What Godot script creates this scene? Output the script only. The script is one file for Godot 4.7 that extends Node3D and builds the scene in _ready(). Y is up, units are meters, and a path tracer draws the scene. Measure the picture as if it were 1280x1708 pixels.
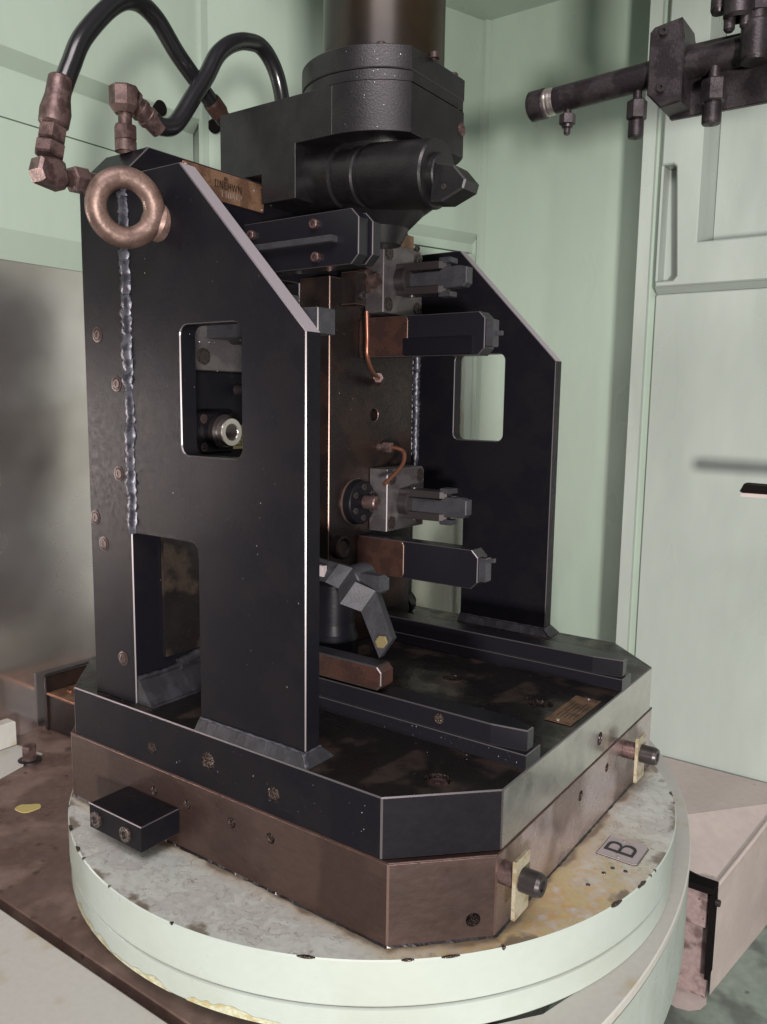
extends Node3D
# Fixture frame: u runs along the base towards its right end, v across it (away from the camera), y up. World = (u, y, -v).

var M := {}
var mesh_cache := {}
var rng := RandomNumberGenerator.new()

func P(u: float, v: float, y: float) -> Vector3:
	return Vector3(u, y, -v)

# ------------------------------------------------------------------ surface helpers
func mb() -> SurfaceTool:
	var st := SurfaceTool.new()
	st.begin(Mesh.PRIMITIVE_TRIANGLES)
	return st

func tri(st: SurfaceTool, a: Vector3, b: Vector3, c: Vector3, n: Vector3) -> void:
	var g := (c - a).cross(b - a)
	if g.length_squared() < 1e-18:
		return
	g = g.normalized()
	if g.dot(n) < 0.0:
		g = -g
		var t := b
		b = c
		c = t
	for p in [a, b, c]:
		st.set_normal(g)
		st.set_uv(Vector2(p.x, p.z))
		st.add_vertex(p)

func quad(st: SurfaceTool, a: Vector3, b: Vector3, c: Vector3, d: Vector3, n: Vector3) -> void:
	tri(st, a, b, c, n)
	tri(st, a, c, d, n)

func stri(st: SurfaceTool, a: Vector3, b: Vector3, c: Vector3, na: Vector3, nb: Vector3, nc: Vector3) -> void:
	var g := (c - a).cross(b - a)
	if g.length_squared() < 1e-18:
		return
	var pts := [[a, na], [b, nb], [c, nc]]
	if g.dot(na + nb + nc) < 0.0:
		pts = [[a, na], [c, nc], [b, nb]]
	for p in pts:
		st.set_normal(p[1].normalized())
		st.set_uv(Vector2(p[0].x, p[0].z))
		st.add_vertex(p[0])

func squad(st: SurfaceTool, a: Vector3, b: Vector3, c: Vector3, d: Vector3, na: Vector3, nb: Vector3, nc: Vector3, nd: Vector3) -> void:
	stri(st, a, b, c, na, nb, nc)
	stri(st, a, c, d, na, nc, nd)

func area2(l: PackedVector2Array) -> float:
	var s := 0.0
	for i in l.size():
		s += l[i].cross(l[(i + 1) % l.size()])
	return s * 0.5

func oriented(l: PackedVector2Array, ccw: bool) -> PackedVector2Array:
	var r := l.duplicate()
	if (area2(r) > 0.0) != ccw:
		r.reverse()
	return r

func inset(l: PackedVector2Array, b: float) -> PackedVector2Array:
	var r := PackedVector2Array()
	var n := l.size()
	for i in n:
		var p := l[i]
		var e0 := (p - l[(i + n - 1) % n]).normalized()
		var e1 := (l[(i + 1) % n] - p).normalized()
		var n0 := Vector2(-e0.y, e0.x)
		var n1 := Vector2(-e1.y, e1.x)
		var m := n0 + n1
		m = m / maxf(m.length_squared() * 0.5, 0.25)
		r.append(p + m * b)
	return r

func crosses(a: Vector2, b: Vector2, c: Vector2, d: Vector2) -> bool:
	var d1 := (b - a).cross(c - a)
	var d2 := (b - a).cross(d - a)
	var d3 := (d - c).cross(a - c)
	var d4 := (d - c).cross(b - c)
	return d1 * d2 < 0.0 and d3 * d4 < 0.0

# triangles (as point triples) of a polygon with holes
func fill2d(outer: PackedVector2Array, holes: Array) -> PackedVector2Array:
	var poly := oriented(outer, true)
	var rest := []
	for h in holes:
		rest.append(oriented(h, false))
	while rest.size():
		var best := INF
		var bi := -1
		var bh := -1
		var bp := -1
		for hi in rest.size():
			for k in rest[hi].size():
				for i in poly.size():
					var d: float = poly[i].distance_squared_to(rest[hi][k])
					if d >= best:
						continue
					var ok := true
					for loop in [poly] + rest:
						for j in loop.size():
							if crosses(poly[i], rest[hi][k], loop[j], loop[(j + 1) % loop.size()]):
								ok = false
								break
						if not ok:
							break
					if ok:
						best = d
						bi = i
						bh = hi
						bp = k
		var h2: PackedVector2Array = rest[bh]
		var np := PackedVector2Array()
		for i in bi + 1:
			np.append(poly[i])
		for k in h2.size() + 1:
			np.append(h2[(bp + k) % h2.size()])
		for i in range(bi, poly.size()):
			np.append(poly[i])
		poly = np
		rest.remove_at(bh)
	var out := PackedVector2Array()
	var idx := range(poly.size())
	var guard := 0
	while idx.size() > 2 and guard < 4000:
		guard += 1
		var cut := -1
		var n := idx.size()
		for i in n:
			var a := poly[idx[(i + n - 1) % n]]
			var b := poly[idx[i]]
			var c := poly[idx[(i + 1) % n]]
			if (b - a).cross(c - b) <= 1e-12:
				continue
			var clear := true
			for k in n:
				var q := poly[idx[k]]
				if q.is_equal_approx(a) or q.is_equal_approx(b) or q.is_equal_approx(c):
					continue
				if (b - a).cross(q - a) > -1e-12 and (c - b).cross(q - b) > -1e-12 and (a - c).cross(q - c) > -1e-12:
					clear = false
					break
			if clear:
				cut = i
				break
		if cut < 0:
			for i in n:
				var a := poly[idx[(i + n - 1) % n]]
				var b := poly[idx[i]]
				var c := poly[idx[(i + 1) % n]]
				if absf((b - a).cross(c - b)) <= 1e-12:
					cut = i
					break
			if cut < 0:
				break
			idx.remove_at(cut)
			continue
		out.append_array([poly[idx[(cut + n - 1) % n]], poly[idx[cut]], poly[idx[(cut + 1) % n]]])
		idx.remove_at(cut)
	return out

# polygon in the plane (o, ex, ey), extruded along ez from d0 to d1, edges chamfered by b
func prism(st: SurfaceTool, se: SurfaceTool, loops: Array, o: Vector3, ex: Vector3, ey: Vector3, ez: Vector3, d0: float, d1: float, b: float, sg: SurfaceTool = null, lit_sides := []) -> void:
	var ls := []
	for i in loops.size():
		ls.append(oriented(loops[i], i == 0))
	var caps := []
	for l in ls:
		caps.append(inset(l, b) if b > 0.0 else l)
	var at := func(q: Vector2, d: float) -> Vector3: return o + ex * q.x + ey * q.y + ez * d
	var f := fill2d(caps[0], caps.slice(1))
	for i in range(0, f.size(), 3):
		tri(st, at.call(f[i], d0), at.call(f[i + 1], d0), at.call(f[i + 2], d0), -ez)
		tri(st, at.call(f[i], d1), at.call(f[i + 1], d1), at.call(f[i + 2], d1), ez)
	for k in ls.size():
		var l: PackedVector2Array = ls[k]
		var c: PackedVector2Array = caps[k]
		for i in l.size():
			var j := (i + 1) % l.size()
			var e := (l[j] - l[i]).normalized()
			var n := ex * e.y - ey * e.x
			quad(sg if sg and k == 0 and i in lit_sides else st, at.call(l[i], d0 + b), at.call(l[j], d0 + b), at.call(l[j], d1 - b), at.call(l[i], d1 - b), n)
			if b > 0.0:
				quad(se, at.call(l[i], d0 + b), at.call(l[j], d0 + b), at.call(c[j], d0), at.call(c[i], d0), n - ez)
				quad(se, at.call(l[i], d1 - b), at.call(l[j], d1 - b), at.call(c[j], d1), at.call(c[i], d1), n + ez)

func box(st: SurfaceTool, se: SurfaceTool, u0: float, u1: float, v0: float, v1: float, y0: float, y1: float, b := 0.0) -> void:
	prism(st, se, [PackedVector2Array([Vector2(u0, v0), Vector2(u1, v0), Vector2(u1, v1), Vector2(u0, v1)])], Vector3.ZERO, Vector3.RIGHT, Vector3.FORWARD, Vector3.UP, y0, y1, b)

# flat panel with blind round holes: its own plane (o, ex, ey) and outward normal n
func panel(st: SurfaceTool, sh: SurfaceTool, outer: PackedVector2Array, holes: Array, o: Vector3, ex: Vector3, ey: Vector3, n: Vector3) -> void:
	var hl := []
	for h in holes:
		hl.append(circle(h.c, h.r, 14))
	var f := fill2d(outer, hl)
	for i in range(0, f.size(), 3):
		tri(st, o + ex * f[i].x + ey * f[i].y, o + ex * f[i + 1].x + ey * f[i + 1].y, o + ex * f[i + 2].x + ey * f[i + 2].y, n)
	for k in holes.size():
		var l: PackedVector2Array = hl[k]
		var cc: Vector3 = o + ex * holes[k].c.x + ey * holes[k].c.y
		var dd: Vector3 = -n * holes[k].d
		for i in l.size():
			var a := o + ex * l[i].x + ey * l[i].y
			var b := o + ex * l[(i + 1) % l.size()].x + ey * l[(i + 1) % l.size()].y
			quad(sh, a, b, b + dd, a + dd, cc - (a + b) * 0.5)
			tri(sh, a + dd, b + dd, cc + dd, n)

func circle(c: Vector2, r: float, n: int) -> PackedVector2Array:
	var l := PackedVector2Array()
	for i in n:
		l.append(c + Vector2.from_angle(TAU * i / n) * r)
	return l

func rrect(x0: float, y0: float, x1: float, y1: float, r: float, n := 5) -> PackedVector2Array:
	var l := PackedVector2Array()
	for q in [[x1 - r, y0 + r, -PI / 2], [x1 - r, y1 - r, 0.0], [x0 + r, y1 - r, PI / 2], [x0 + r, y0 + r, PI]]:
		for i in n + 1:
			l.append(Vector2(q[0], q[1]) + Vector2.from_angle(q[2] + PI / 2 * i / n) * r)
	return l

func basis_for(d: Vector3) -> Array:
	var z := d.normalized()
	var x := z.cross(Vector3.UP if absf(z.y) < 0.9 else Vector3.RIGHT).normalized()
	return [x, z.cross(x)]

# profile: [radius, height] pairs along the axis; seg == 6 gives a hexagon with flat sides
func lathe(st: SurfaceTool, o: Vector3, axis: Vector3, prof: Array, seg := 24, turn := 0.0) -> void:
	var z := axis.normalized()
	var bb := basis_for(z)
	var flat := seg <= 8
	for i in prof.size() - 1:
		var p: Array = prof[i]
		var q: Array = prof[i + 1]
		var sl := Vector2(q[1] - p[1], p[0] - q[0])
		if sl.length() < 1e-9:
			continue
		sl = sl.normalized()
		for k in seg:
			var a0 := TAU * k / seg + turn
			var a1 := TAU * (k + 1) / seg + turn
			var r0: Vector3 = bb[0] * cos(a0) + bb[1] * sin(a0)
			var r1: Vector3 = bb[0] * cos(a1) + bb[1] * sin(a1)
			var n0: Vector3 = r0 * sl.x + z * sl.y
			var n1: Vector3 = r1 * sl.x + z * sl.y
			if flat:
				n0 = (n0 + n1).normalized()
				n1 = n0
			squad(st, o + r0 * p[0] + z * p[1], o + r1 * p[0] + z * p[1], o + r1 * q[0] + z * q[1], o + r0 * q[0] + z * q[1], n0, n1, n1, n0)

func smooth_path(pts: Array, per := 10) -> PackedVector3Array:
	var r := PackedVector3Array()
	for i in pts.size() - 1:
		var a: Vector3 = pts[maxi(i - 1, 0)]
		var b: Vector3 = pts[i]
		var c: Vector3 = pts[i + 1]
		var d: Vector3 = pts[mini(i + 2, pts.size() - 1)]
		for k in per:
			r.append(b.cubic_interpolate(c, a, d, float(k) / per))
	r.append(pts[-1])
	return r

func tube(st: SurfaceTool, path: PackedVector3Array, rad: Callable, seg := 14) -> void:
	var t0 := (path[1] - path[0]).normalized()
	var x: Vector3 = basis_for(t0)[0]
	var prev := []
	for i in path.size():
		var t := (path[mini(i + 1, path.size() - 1)] - path[maxi(i - 1, 0)]).normalized()
		x = (x - t * x.dot(t)).normalized()
		var y := t.cross(x)
		var ring := []
		for k in seg:
			var d := x * cos(TAU * k / seg) + y * sin(TAU * k / seg)
			ring.append([path[i] + d * float(rad.call(i, k)), d])
		if prev.size():
			for k in seg:
				var j := (k + 1) % seg
				squad(st, prev[k][0], prev[j][0], ring[j][0], ring[k][0], prev[k][1], prev[j][1], ring[j][1], ring[k][1])
		if i == 0 or i == path.size() - 1:
			for k in seg:
				tri(st, ring[k][0], ring[(k + 1) % seg][0], path[i], t * (-1.0 if i == 0 else 1.0))
		prev = ring

# an uneven weld bead laid from a to b
func weld(st: SurfaceTool, a: Vector3, b: Vector3, r: float, sd: int) -> void:
	var nz := FastNoiseLite.new()
	nz.seed = sd
	nz.frequency = 0.22
	var n := int(a.distance_to(b) / 0.0022)
	var path := PackedVector3Array()
	var bb := basis_for(b - a)
	for i in n + 1:
		path.append(a.lerp(b, float(i) / n) + (bb[0] * nz.get_noise_1d(i * 0.35) + bb[1] * nz.get_noise_1d(i * 0.35 + 90)) * r * 0.3)
	tube(st, path, func(i: int, k: int) -> float: return r * (1.0 + 0.18 * sin(i * 1.5 + 0.9 * sin(k * 0.9)) * (0.5 + nz.get_noise_2d(i * 0.6, 7.0)) + 0.2 * nz.get_noise_2d(i * 0.8, k * 1.4)), 12)

# ------------------------------------------------------------------ objects
func num(parent: Node, called: String) -> String:
	if not parent.has_node(NodePath(called)):
		return called
	var i := 1
	while parent.has_node(NodePath("%s_%03d" % [called, i])):
		i += 1
	return "%s_%03d" % [called, i]

func wpos(n: Node) -> Vector3:
	var p := Vector3.ZERO
	while n is Node3D and n != self:
		p += n.position
		n = n.get_parent()
	return p

func thing(called: String, label: String, category: String, at: Vector3, group := "") -> Node3D:
	var o := Node3D.new()
	o.name = num(self, called)
	add_child(o, true)
	o.position = at
	o.set_meta("label", label)
	o.set_meta("category", category)
	if group:
		o.set_meta("group", group)
	return o

# one mesh from [SurfaceTool, material] pairs, its vertices given in world coordinates
func part(parent: Node, called: String, surfs: Array, label := "") -> MeshInstance3D:
	var am := ArrayMesh.new()
	for s in surfs:
		var arr: Array = s[0].commit_to_arrays()
		if arr[Mesh.ARRAY_VERTEX] == null or arr[Mesh.ARRAY_VERTEX].size() == 0:
			continue
		am.add_surface_from_arrays(Mesh.PRIMITIVE_TRIANGLES, arr)
		am.surface_set_material(am.get_surface_count() - 1, s[1])
	var o := MeshInstance3D.new()
	o.mesh = am
	o.name = num(parent, called)
	parent.add_child(o, true)
	o.position = -wpos(parent)
	if label:
		o.set_meta("label", label)
	return o

func struct(called: String, surfs: Array, label := "", category := "") -> MeshInstance3D:
	var o := part(self, called, surfs, label)
	o.set_meta("kind", "structure")
	if category:
		o.set_meta("category", category)
	return o

# socket head cap screw standing on its seat: head radius r, head height h
func screw(parent: Node, at: Vector3, dir: Vector3, r: float, h: float, mat: Material, called := "screw") -> MeshInstance3D:
	var key := "screw%.4f_%.4f" % [r, h]
	if not mesh_cache.has(key):
		var st := mb()
		lathe(st, Vector3.ZERO, Vector3.UP, [[r, -h * 0.2], [r, h * 0.82], [r * 0.86, h]], 20)
		var hex := []
		var out := []
		for i in 24:
			var a := TAU * i / 24
			var m := fposmod(a, PI / 3) - PI / 6
			hex.append(Vector3(cos(a), 0, sin(a)) * (r * 0.5 * cos(PI / 6) / cos(m)))
			out.append(Vector3(cos(a), 0, sin(a)) * r * 0.86)
		var up := Vector3.UP * h
		var dn := Vector3.UP * (h * 0.35)
		for i in 24:
			var j := (i + 1) % 24
			quad(st, hex[i] + up, hex[j] + up, out[j] + up, out[i] + up, Vector3.UP)
			quad(st, hex[i] + up, hex[j] + up, hex[j] + dn, hex[i] + dn, -(hex[i] + hex[j]))
			tri(st, hex[i] + dn, hex[j] + dn, dn, Vector3.UP)
		mesh_cache[key] = st.commit()
	var o := MeshInstance3D.new()
	o.mesh = mesh_cache[key]
	o.material_override = null
	o.set_surface_override_material(0, mat)
	o.name = num(parent, called)
	parent.add_child(o, true)
	var bb := basis_for(dir)
	o.transform = Transform3D(Basis(bb[0], dir.normalized(), bb[0].cross(dir.normalized())), at - wpos(parent))
	return o

func letters(parent: Node, called: String, text: String, size: float, depth: float, at: Vector3, right: Vector3, up: Vector3, mat: Material, serif := "Droid Sans", stretch := 1.0) -> MeshInstance3D:
	var tm := TextMesh.new()
	var f := SystemFont.new()
	f.font_names = PackedStringArray([serif])
	tm.font = f
	tm.text = text
	tm.font_size = 32
	tm.pixel_size = size / 23.0
	tm.depth = depth
	tm.curve_step = 1.0
	tm.material = mat
	var o := MeshInstance3D.new()
	o.mesh = tm
	o.name = num(parent, called)
	parent.add_child(o, true)
	o.transform = Transform3D(Basis(right * stretch, up, right.cross(up)), at - wpos(parent))
	return o

# ------------------------------------------------------------------ materials
func noise(sd: int, freq: float, oct := 4) -> FastNoiseLite:
	var n := FastNoiseLite.new()
	n.seed = sd
	n.noise_type = FastNoiseLite.TYPE_SIMPLEX_SMOOTH
	n.frequency = freq
	n.fractal_octaves = oct
	return n

func gray(sd: int, freq: float, size: int, lo: float, hi: float, oct := 4) -> ImageTexture:
	var im := noise(sd, freq, oct).get_seamless_image(size, size)
	im.convert(Image.FORMAT_L8)
	var d := im.get_data()
	for i in d.size():
		d[i] = int(clampf(lo + (hi - lo) * d[i] / 255.0, 0.0, 1.0) * 255.0)
	return ImageTexture.create_from_image(Image.create_from_data(size, size, false, Image.FORMAT_L8, d))

# colour map: base colour blotched towards a second one, with fine grain and a few spots (linear colours in, sRGB out)
func blotch(sd: int, size: int, base: Color, other: Color, f0: float, f1: float, cut: float, grain: float, spot := Color(0, 0, 0, 0), spot_cut := 2.0, sx := 1.0) -> ImageTexture:
	var a := noise(sd, f0, 4).get_seamless_image(size, size)
	var b := noise(sd + 1, f1, 3).get_seamless_image(size, size)
	var c := noise(sd + 2, f1 * 0.5, 2).get_seamless_image(size, size)
	a.convert(Image.FORMAT_L8)
	b.convert(Image.FORMAT_L8)
	c.convert(Image.FORMAT_L8)
	if sx != 1.0:
		b.resize(int(size * sx), size, Image.INTERPOLATE_CUBIC)
		var wide := Image.create(size, size, false, Image.FORMAT_L8)
		for k in int(ceil(1.0 / sx)) if sx < 1.0 else 1:
			wide.blit_rect(b, Rect2i(0, 0, mini(b.get_width(), size), size), Vector2i(k * b.get_width(), 0))
		b = wide
	var da := a.get_data()
	var db := b.get_data()
	var dc := c.get_data()
	var out := PackedByteArray()
	out.resize(size * size * 3)
	for i in size * size:
		var t := smoothstep(cut - 0.16, cut + 0.16, da[i] / 255.0)
		var g := 1.0 + grain * (db[i] / 127.5 - 1.0)
		var col := base.lerp(other, t) * g
		if dc[i] / 255.0 > spot_cut:
			col = col.lerp(spot, spot.a * minf(1.0, (dc[i] / 255.0 - spot_cut) * 14.0))
		col = Color(clampf(col.r, 0, 1), clampf(col.g, 0, 1), clampf(col.b, 0, 1)).linear_to_srgb()
		out[i * 3] = int(col.r * 255.0)
		out[i * 3 + 1] = int(col.g * 255.0)
		out[i * 3 + 2] = int(col.b * 255.0)
	return ImageTexture.create_from_image(Image.create_from_data(size, size, false, Image.FORMAT_RGB8, out))

func mat(called: String, col: Color, rough: float, metal := 0.0, spec := 0.5) -> StandardMaterial3D:
	var m := StandardMaterial3D.new()
	m.resource_name = called
	m.albedo_color = col.linear_to_srgb()
	m.roughness = rough
	m.metallic = metal
	m.metallic_specular = spec
	m.cull_mode = BaseMaterial3D.CULL_DISABLED
	M[called] = m
	return m

func textured(called: String, tex: Texture2D, scale: float, rough: float, metal: float, rtex: Texture2D = null, bump: Texture2D = null, bump_cm := 0.0, stretch := Vector3.ONE) -> StandardMaterial3D:
	var m := mat(called, Color.WHITE, rough, metal)
	m.albedo_texture = tex
	m.uv1_triplanar = true
	m.uv1_world_triplanar = true
	m.uv1_triplanar_sharpness = 6.0
	m.uv1_scale = Vector3.ONE * scale * stretch
	if rtex:
		m.roughness_texture = rtex
		m.roughness_texture_channel = BaseMaterial3D.TEXTURE_CHANNEL_RED
	if bump:
		m.heightmap_enabled = true
		m.heightmap_texture = bump
		m.heightmap_scale = bump_cm
	return m

func octagon(l: float, w: float, c: float, e: float) -> PackedVector2Array:
	return PackedVector2Array([Vector2(-l - e + c, -e), Vector2(-c, -e), Vector2(e, c), Vector2(e, w - c), Vector2(-c, w + e), Vector2(-l - e + c, w + e), Vector2(-l - e, w - c), Vector2(-l - e, c)])

func seg_dist(p: Vector2, a: Vector2, b: Vector2) -> float:
	return p.distance_to(Geometry2D.get_closest_point_to_segment(p, a, b))

const TC := Vector2(-0.3173, 0.3094)   # centre of the rotary table
const TR := 0.4108

# worn, peeling and oil-stained paint on top of the table
func table_texture() -> ImageTexture:
	var n := 1024
	var n0 := noise(11, 3.2, 5)
	var n1 := noise(12, 11.0, 5)
	var n2 := noise(13, 40.0, 4)
	var n3 := noise(14, 2.0, 3)
	var oct := octagon(0.6567, 0.63, 0.0753, 0.0006)
	var out := PackedByteArray()
	out.resize(n * n * 3)
	var paint := Color(0.40, 0.425, 0.39)
	var bare := Color(0.315, 0.305, 0.29)
	var grime := Color(0.11, 0.085, 0.06)
	var rust := Color(0.36, 0.205, 0.035)
	for j in n:
		for i in n:
			var p := Vector2(-0.75 + 0.9 * (i + 0.5) / n, -0.15 + 0.9 * (j + 0.5) / n)
			var r := p.distance_to(TC)
			var col := paint
			if r < TR + 0.01 and not (p.x < -0.1 and p.y > 0.12 and p.y < 0.6):
				var q := p + Vector2(n1.get_noise_2dv(p), n1.get_noise_2dv(p + Vector2(9, 4))) * 0.012
				var d := INF
				for k in 8:
					d = minf(d, seg_dist(q, oct[k], oct[(k + 1) % 8]))
				var a := n0.get_noise_2d(q.x * 1.1 + q.y * 0.9, q.y * 2.6 - q.x * 2.2)
				var b := n1.get_noise_2d(q.x * 2.4 + q.y * 1.2, q.y * 2.4 - q.x)
				var f := n2.get_noise_2dv(q * 1.7)
				var worn := smoothstep(-0.02, 0.08, a + 0.45 * b + 0.25 * f)
				col = paint.lerp(bare, worn * 0.5)
				var edge := 1.0 - smoothstep(0.0, 0.035, absf(a + 0.45 * b + 0.25 * f - 0.03))
				col = col.lerp(grime, edge * smoothstep(-0.1, 0.3, f) * 0.5)
				var cont := absf(fposmod((a + 0.55 * b) * 3.2, 1.0) - 0.5)
				col = col.lerp(grime, smoothstep(0.08, 0.0, cont) * smoothstep(-0.12, 0.25, b + 0.6 * f) * 0.65)
				var dry := n2.get_noise_2d(p.x * 0.5 + p.y * 1.6, p.y * 0.35 - p.x * 1.1)
				col = col.lerp(bare * 0.8, smoothstep(0.15, 0.35, dry) * 0.3)
				var front := smoothstep(-0.12, 0.04, p.x) * (1.0 - smoothstep(0.16, 0.42, p.y))
				var oily := front * smoothstep(0.15, 0.02, d + n3.get_noise_2dv(p * 3.0) * 0.05)
				col = col.lerp(rust.lerp(Color(0.36, 0.30, 0.14), smoothstep(-0.2, 0.3, b)), clampf(oily * (0.8 + 0.9 * b + f * 0.5), 0.0, 0.9))
				col = col.lerp(Color(0.30, 0.25, 0.17), front * 0.15)
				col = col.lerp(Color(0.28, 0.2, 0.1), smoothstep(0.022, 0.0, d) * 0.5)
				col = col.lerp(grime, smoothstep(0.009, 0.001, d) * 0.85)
				var chip := smoothstep(0.014, 0.004, TR - r + n1.get_noise_2dv(p * 3.0) * 0.012) * smoothstep(0.02, 0.25, n1.get_noise_2dv(p * 1.1 + Vector2(3, 3)))
				col = col.lerp(grime, chip * 0.85)
				col *= 1.0 + 0.1 * f
			col = Color(clampf(col.r, 0, 1), clampf(col.g, 0, 1), clampf(col.b, 0, 1)).linear_to_srgb()
			var w := (j * n + i) * 3
			out[w] = int(col.r * 255.0)
			out[w + 1] = int(col.g * 255.0)
			out[w + 2] = int(col.b * 255.0)
	return ImageTexture.create_from_image(Image.create_from_data(n, n, false, Image.FORMAT_RGB8, out))

func make_materials() -> void:
	var rough_fine := gray(31, 0.05, 512, 0.34, 0.48)
	var rough_wet := gray(32, 0.012, 512, 0.08, 0.55)
	var rough_wall := gray(33, 0.01, 512, 0.22, 0.5)
	var grain := gray(34, 0.09, 512, 0.0, 1.0, 3)
	var pits := gray(35, 0.03, 512, 0.0, 1.0, 5)
	textured("black_oxide", blotch(40, 512, Color(0.0062, 0.0060, 0.0086), Color(0.0082, 0.0074, 0.0092), 0.006, 0.12, 0.55, 0.10, Color(0.04, 0.03, 0.027, 0.5), 0.93), 3.1, 1.0, 0.2, rough_fine, grain, 0.006).metallic_specular = 0.22
	textured("wet_black", blotch(44, 512, Color(0.0085, 0.0072, 0.0072), Color(0.030, 0.0225, 0.018), 0.006, 0.1, 0.66, 0.2, Color(0.1, 0.08, 0.06, 0.6), 0.9), 3.7, 1.0, 0.0, gray(39, 0.008, 512, 0.08, 0.5), pits, 0.012).metallic_specular = 0.36
	textured("brown_steel", blotch(48, 512, Color(0.052, 0.032, 0.027), Color(0.036, 0.0215, 0.018), 0.005, 0.12, 0.52, 0.14, Color(0.02, 0.015, 0.012, 0.5), 0.92, 4.0), 2.9, 1.0, 0.45, rough_fine, grain, 0.015)
	textured("dark_brown", blotch(52, 512, Color(0.0125, 0.0088, 0.0088), Color(0.023, 0.0135, 0.0105), 0.006, 0.12, 0.55, 0.18), 3.3, 1.0, 0.4, rough_fine, grain, 0.015)
	textured("rust_pad", blotch(56, 512, Color(0.040, 0.0175, 0.012), Color(0.026, 0.012, 0.0095), 0.012, 0.14, 0.5, 0.3), 5.0, 0.5, 0.25, null, grain, 0.02)
	textured("green_wall", blotch(60, 512, Color(0.305, 0.378, 0.312), Color(0.28, 0.345, 0.285), 0.006, 0.05, 0.5, 0.02, Color(0.2, 0.22, 0.16, 0.35), 2.0), 1.1, 1.0, 0.0, rough_wall, pits, 0.006, Vector3(1, 0.28, 1))
	textured("pale_door", blotch(64, 512, Color(0.325, 0.368, 0.332), Color(0.298, 0.338, 0.305), 0.006, 0.05, 0.52, 0.025, Color(0.2, 0.2, 0.14, 0.45), 2.0), 1.3, 1.0, 0.0, rough_wall, pits, 0.006, Vector3(1, 0.28, 1))
	textured("table_paint", blotch(68, 512, Color(0.30, 0.345, 0.312), Color(0.285, 0.322, 0.285), 0.005, 0.06, 0.58, 0.02, Color(0.16, 0.12, 0.07, 0.7), 0.945), 2.3, 1.0, 0.0, rough_wall, pits, 0.012)
	textured("stained_cream", blotch(72, 512, Color(0.36, 0.36, 0.33), Color(0.32, 0.285, 0.21), 0.007, 0.06, 0.80, 0.04, Color(0.08, 0.07, 0.05, 0.8), 0.93), 3.0, 0.45, 0.0, null, pits, 0.01)
	textured("pink_sheet", blotch(76, 512, Color(0.40, 0.348, 0.322), Color(0.37, 0.322, 0.298), 0.008, 0.06, 0.5, 0.05, Color(0.2, 0.15, 0.12, 0.7), 0.89), 1.6, 0.5, 0.0, null, pits, 0.02)
	textured("dirty_pink", blotch(80, 512, Color(0.23, 0.17, 0.163), Color(0.10, 0.066, 0.062), 0.012, 0.06, 0.62, 0.15, Color(0.05, 0.035, 0.03, 0.8), 0.82), 3.0, 0.55, 0.0, null, pits, 0.04)
	textured("oily_floor", blotch(84, 512, Color(0.085, 0.055, 0.045), Color(0.14, 0.098, 0.08), 0.008, 0.06, 0.55, 0.14, Color(0.03, 0.02, 0.016, 0.7), 0.8), 1.7, 1.0, 0.0, rough_wet, pits, 0.03)
	textured("stainless", blotch(88, 512, Color(0.88, 0.83, 0.81), Color(0.74, 0.67, 0.635), 0.004, 0.03, 0.5, 0.03), 0.9, 1.0, 0.95, gray(36, 0.006, 512, 0.12, 0.32))
	textured("fitting", blotch(92, 256, Color(0.12, 0.080, 0.074), Color(0.062, 0.038, 0.036), 0.02, 0.15, 0.5, 0.3), 9.0, 0.42, 0.6, null, grain, 0.015)
	textured("eye_steel", blotch(96, 256, Color(0.155, 0.103, 0.085), Color(0.09, 0.056, 0.046), 0.012, 0.15, 0.55, 0.25), 7.0, 0.47, 0.5, null, pits, 0.03)
	textured("brass_plate", blotch(100, 256, Color(0.17, 0.10, 0.06), Color(0.10, 0.056, 0.034), 0.012, 0.12, 0.5, 0.25), 8.0, 0.5, 0.45, null, grain, 0.01)
	textured("weld_steel", blotch(104, 256, Color(0.070, 0.070, 0.086), Color(0.028, 0.028, 0.037), 0.03, 0.2, 0.5, 0.3), 9.0, 0.4, 0.5, null, pits, 0.03)
	textured("weld_dark", blotch(106, 256, Color(0.011, 0.011, 0.014), Color(0.022, 0.022, 0.027), 0.02, 0.2, 0.6, 0.2), 7.0, 0.5, 0.15, null, pits, 0.025)
	textured("gray_steel", blotch(108, 256, Color(0.105, 0.096, 0.098), Color(0.075, 0.068, 0.07), 0.012, 0.15, 0.55, 0.18), 6.0, 0.42, 0.5, null, grain, 0.01)
	textured("clamp_gray", blotch(112, 256, Color(0.040, 0.040, 0.047), Color(0.032, 0.032, 0.037), 0.02, 0.2, 0.5, 0.3), 7.0, 0.45, 0.3, null, grain, 0.006)
	textured("gunk", blotch(116, 256, Color(0.02, 0.015, 0.013), Color(0.07, 0.05, 0.042), 0.06, 0.2, 0.55, 0.4), 18.0, 0.18, 0.2, null, pits, 0.12)
	textured("pipe_steel", blotch(120, 256, Color(0.040, 0.033, 0.036), Color(0.02, 0.016, 0.018), 0.015, 0.14, 0.5, 0.3), 6.0, 0.4, 0.55, null, grain, 0.015)
	textured("tapped", blotch(124, 256, Color(0.03, 0.022, 0.02), Color(0.012, 0.01, 0.01), 0.06, 0.2, 0.5, 0.4), 15.0, 0.3, 0.3)
	textured("pit_floor", blotch(128, 512, Color(0.19, 0.235, 0.20), Color(0.10, 0.12, 0.105), 0.01, 0.05, 0.55, 0.15, Color(0.03, 0.03, 0.025, 0.7), 0.84), 1.5, 0.5, 0.0, null, pits, 0.04)
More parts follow.
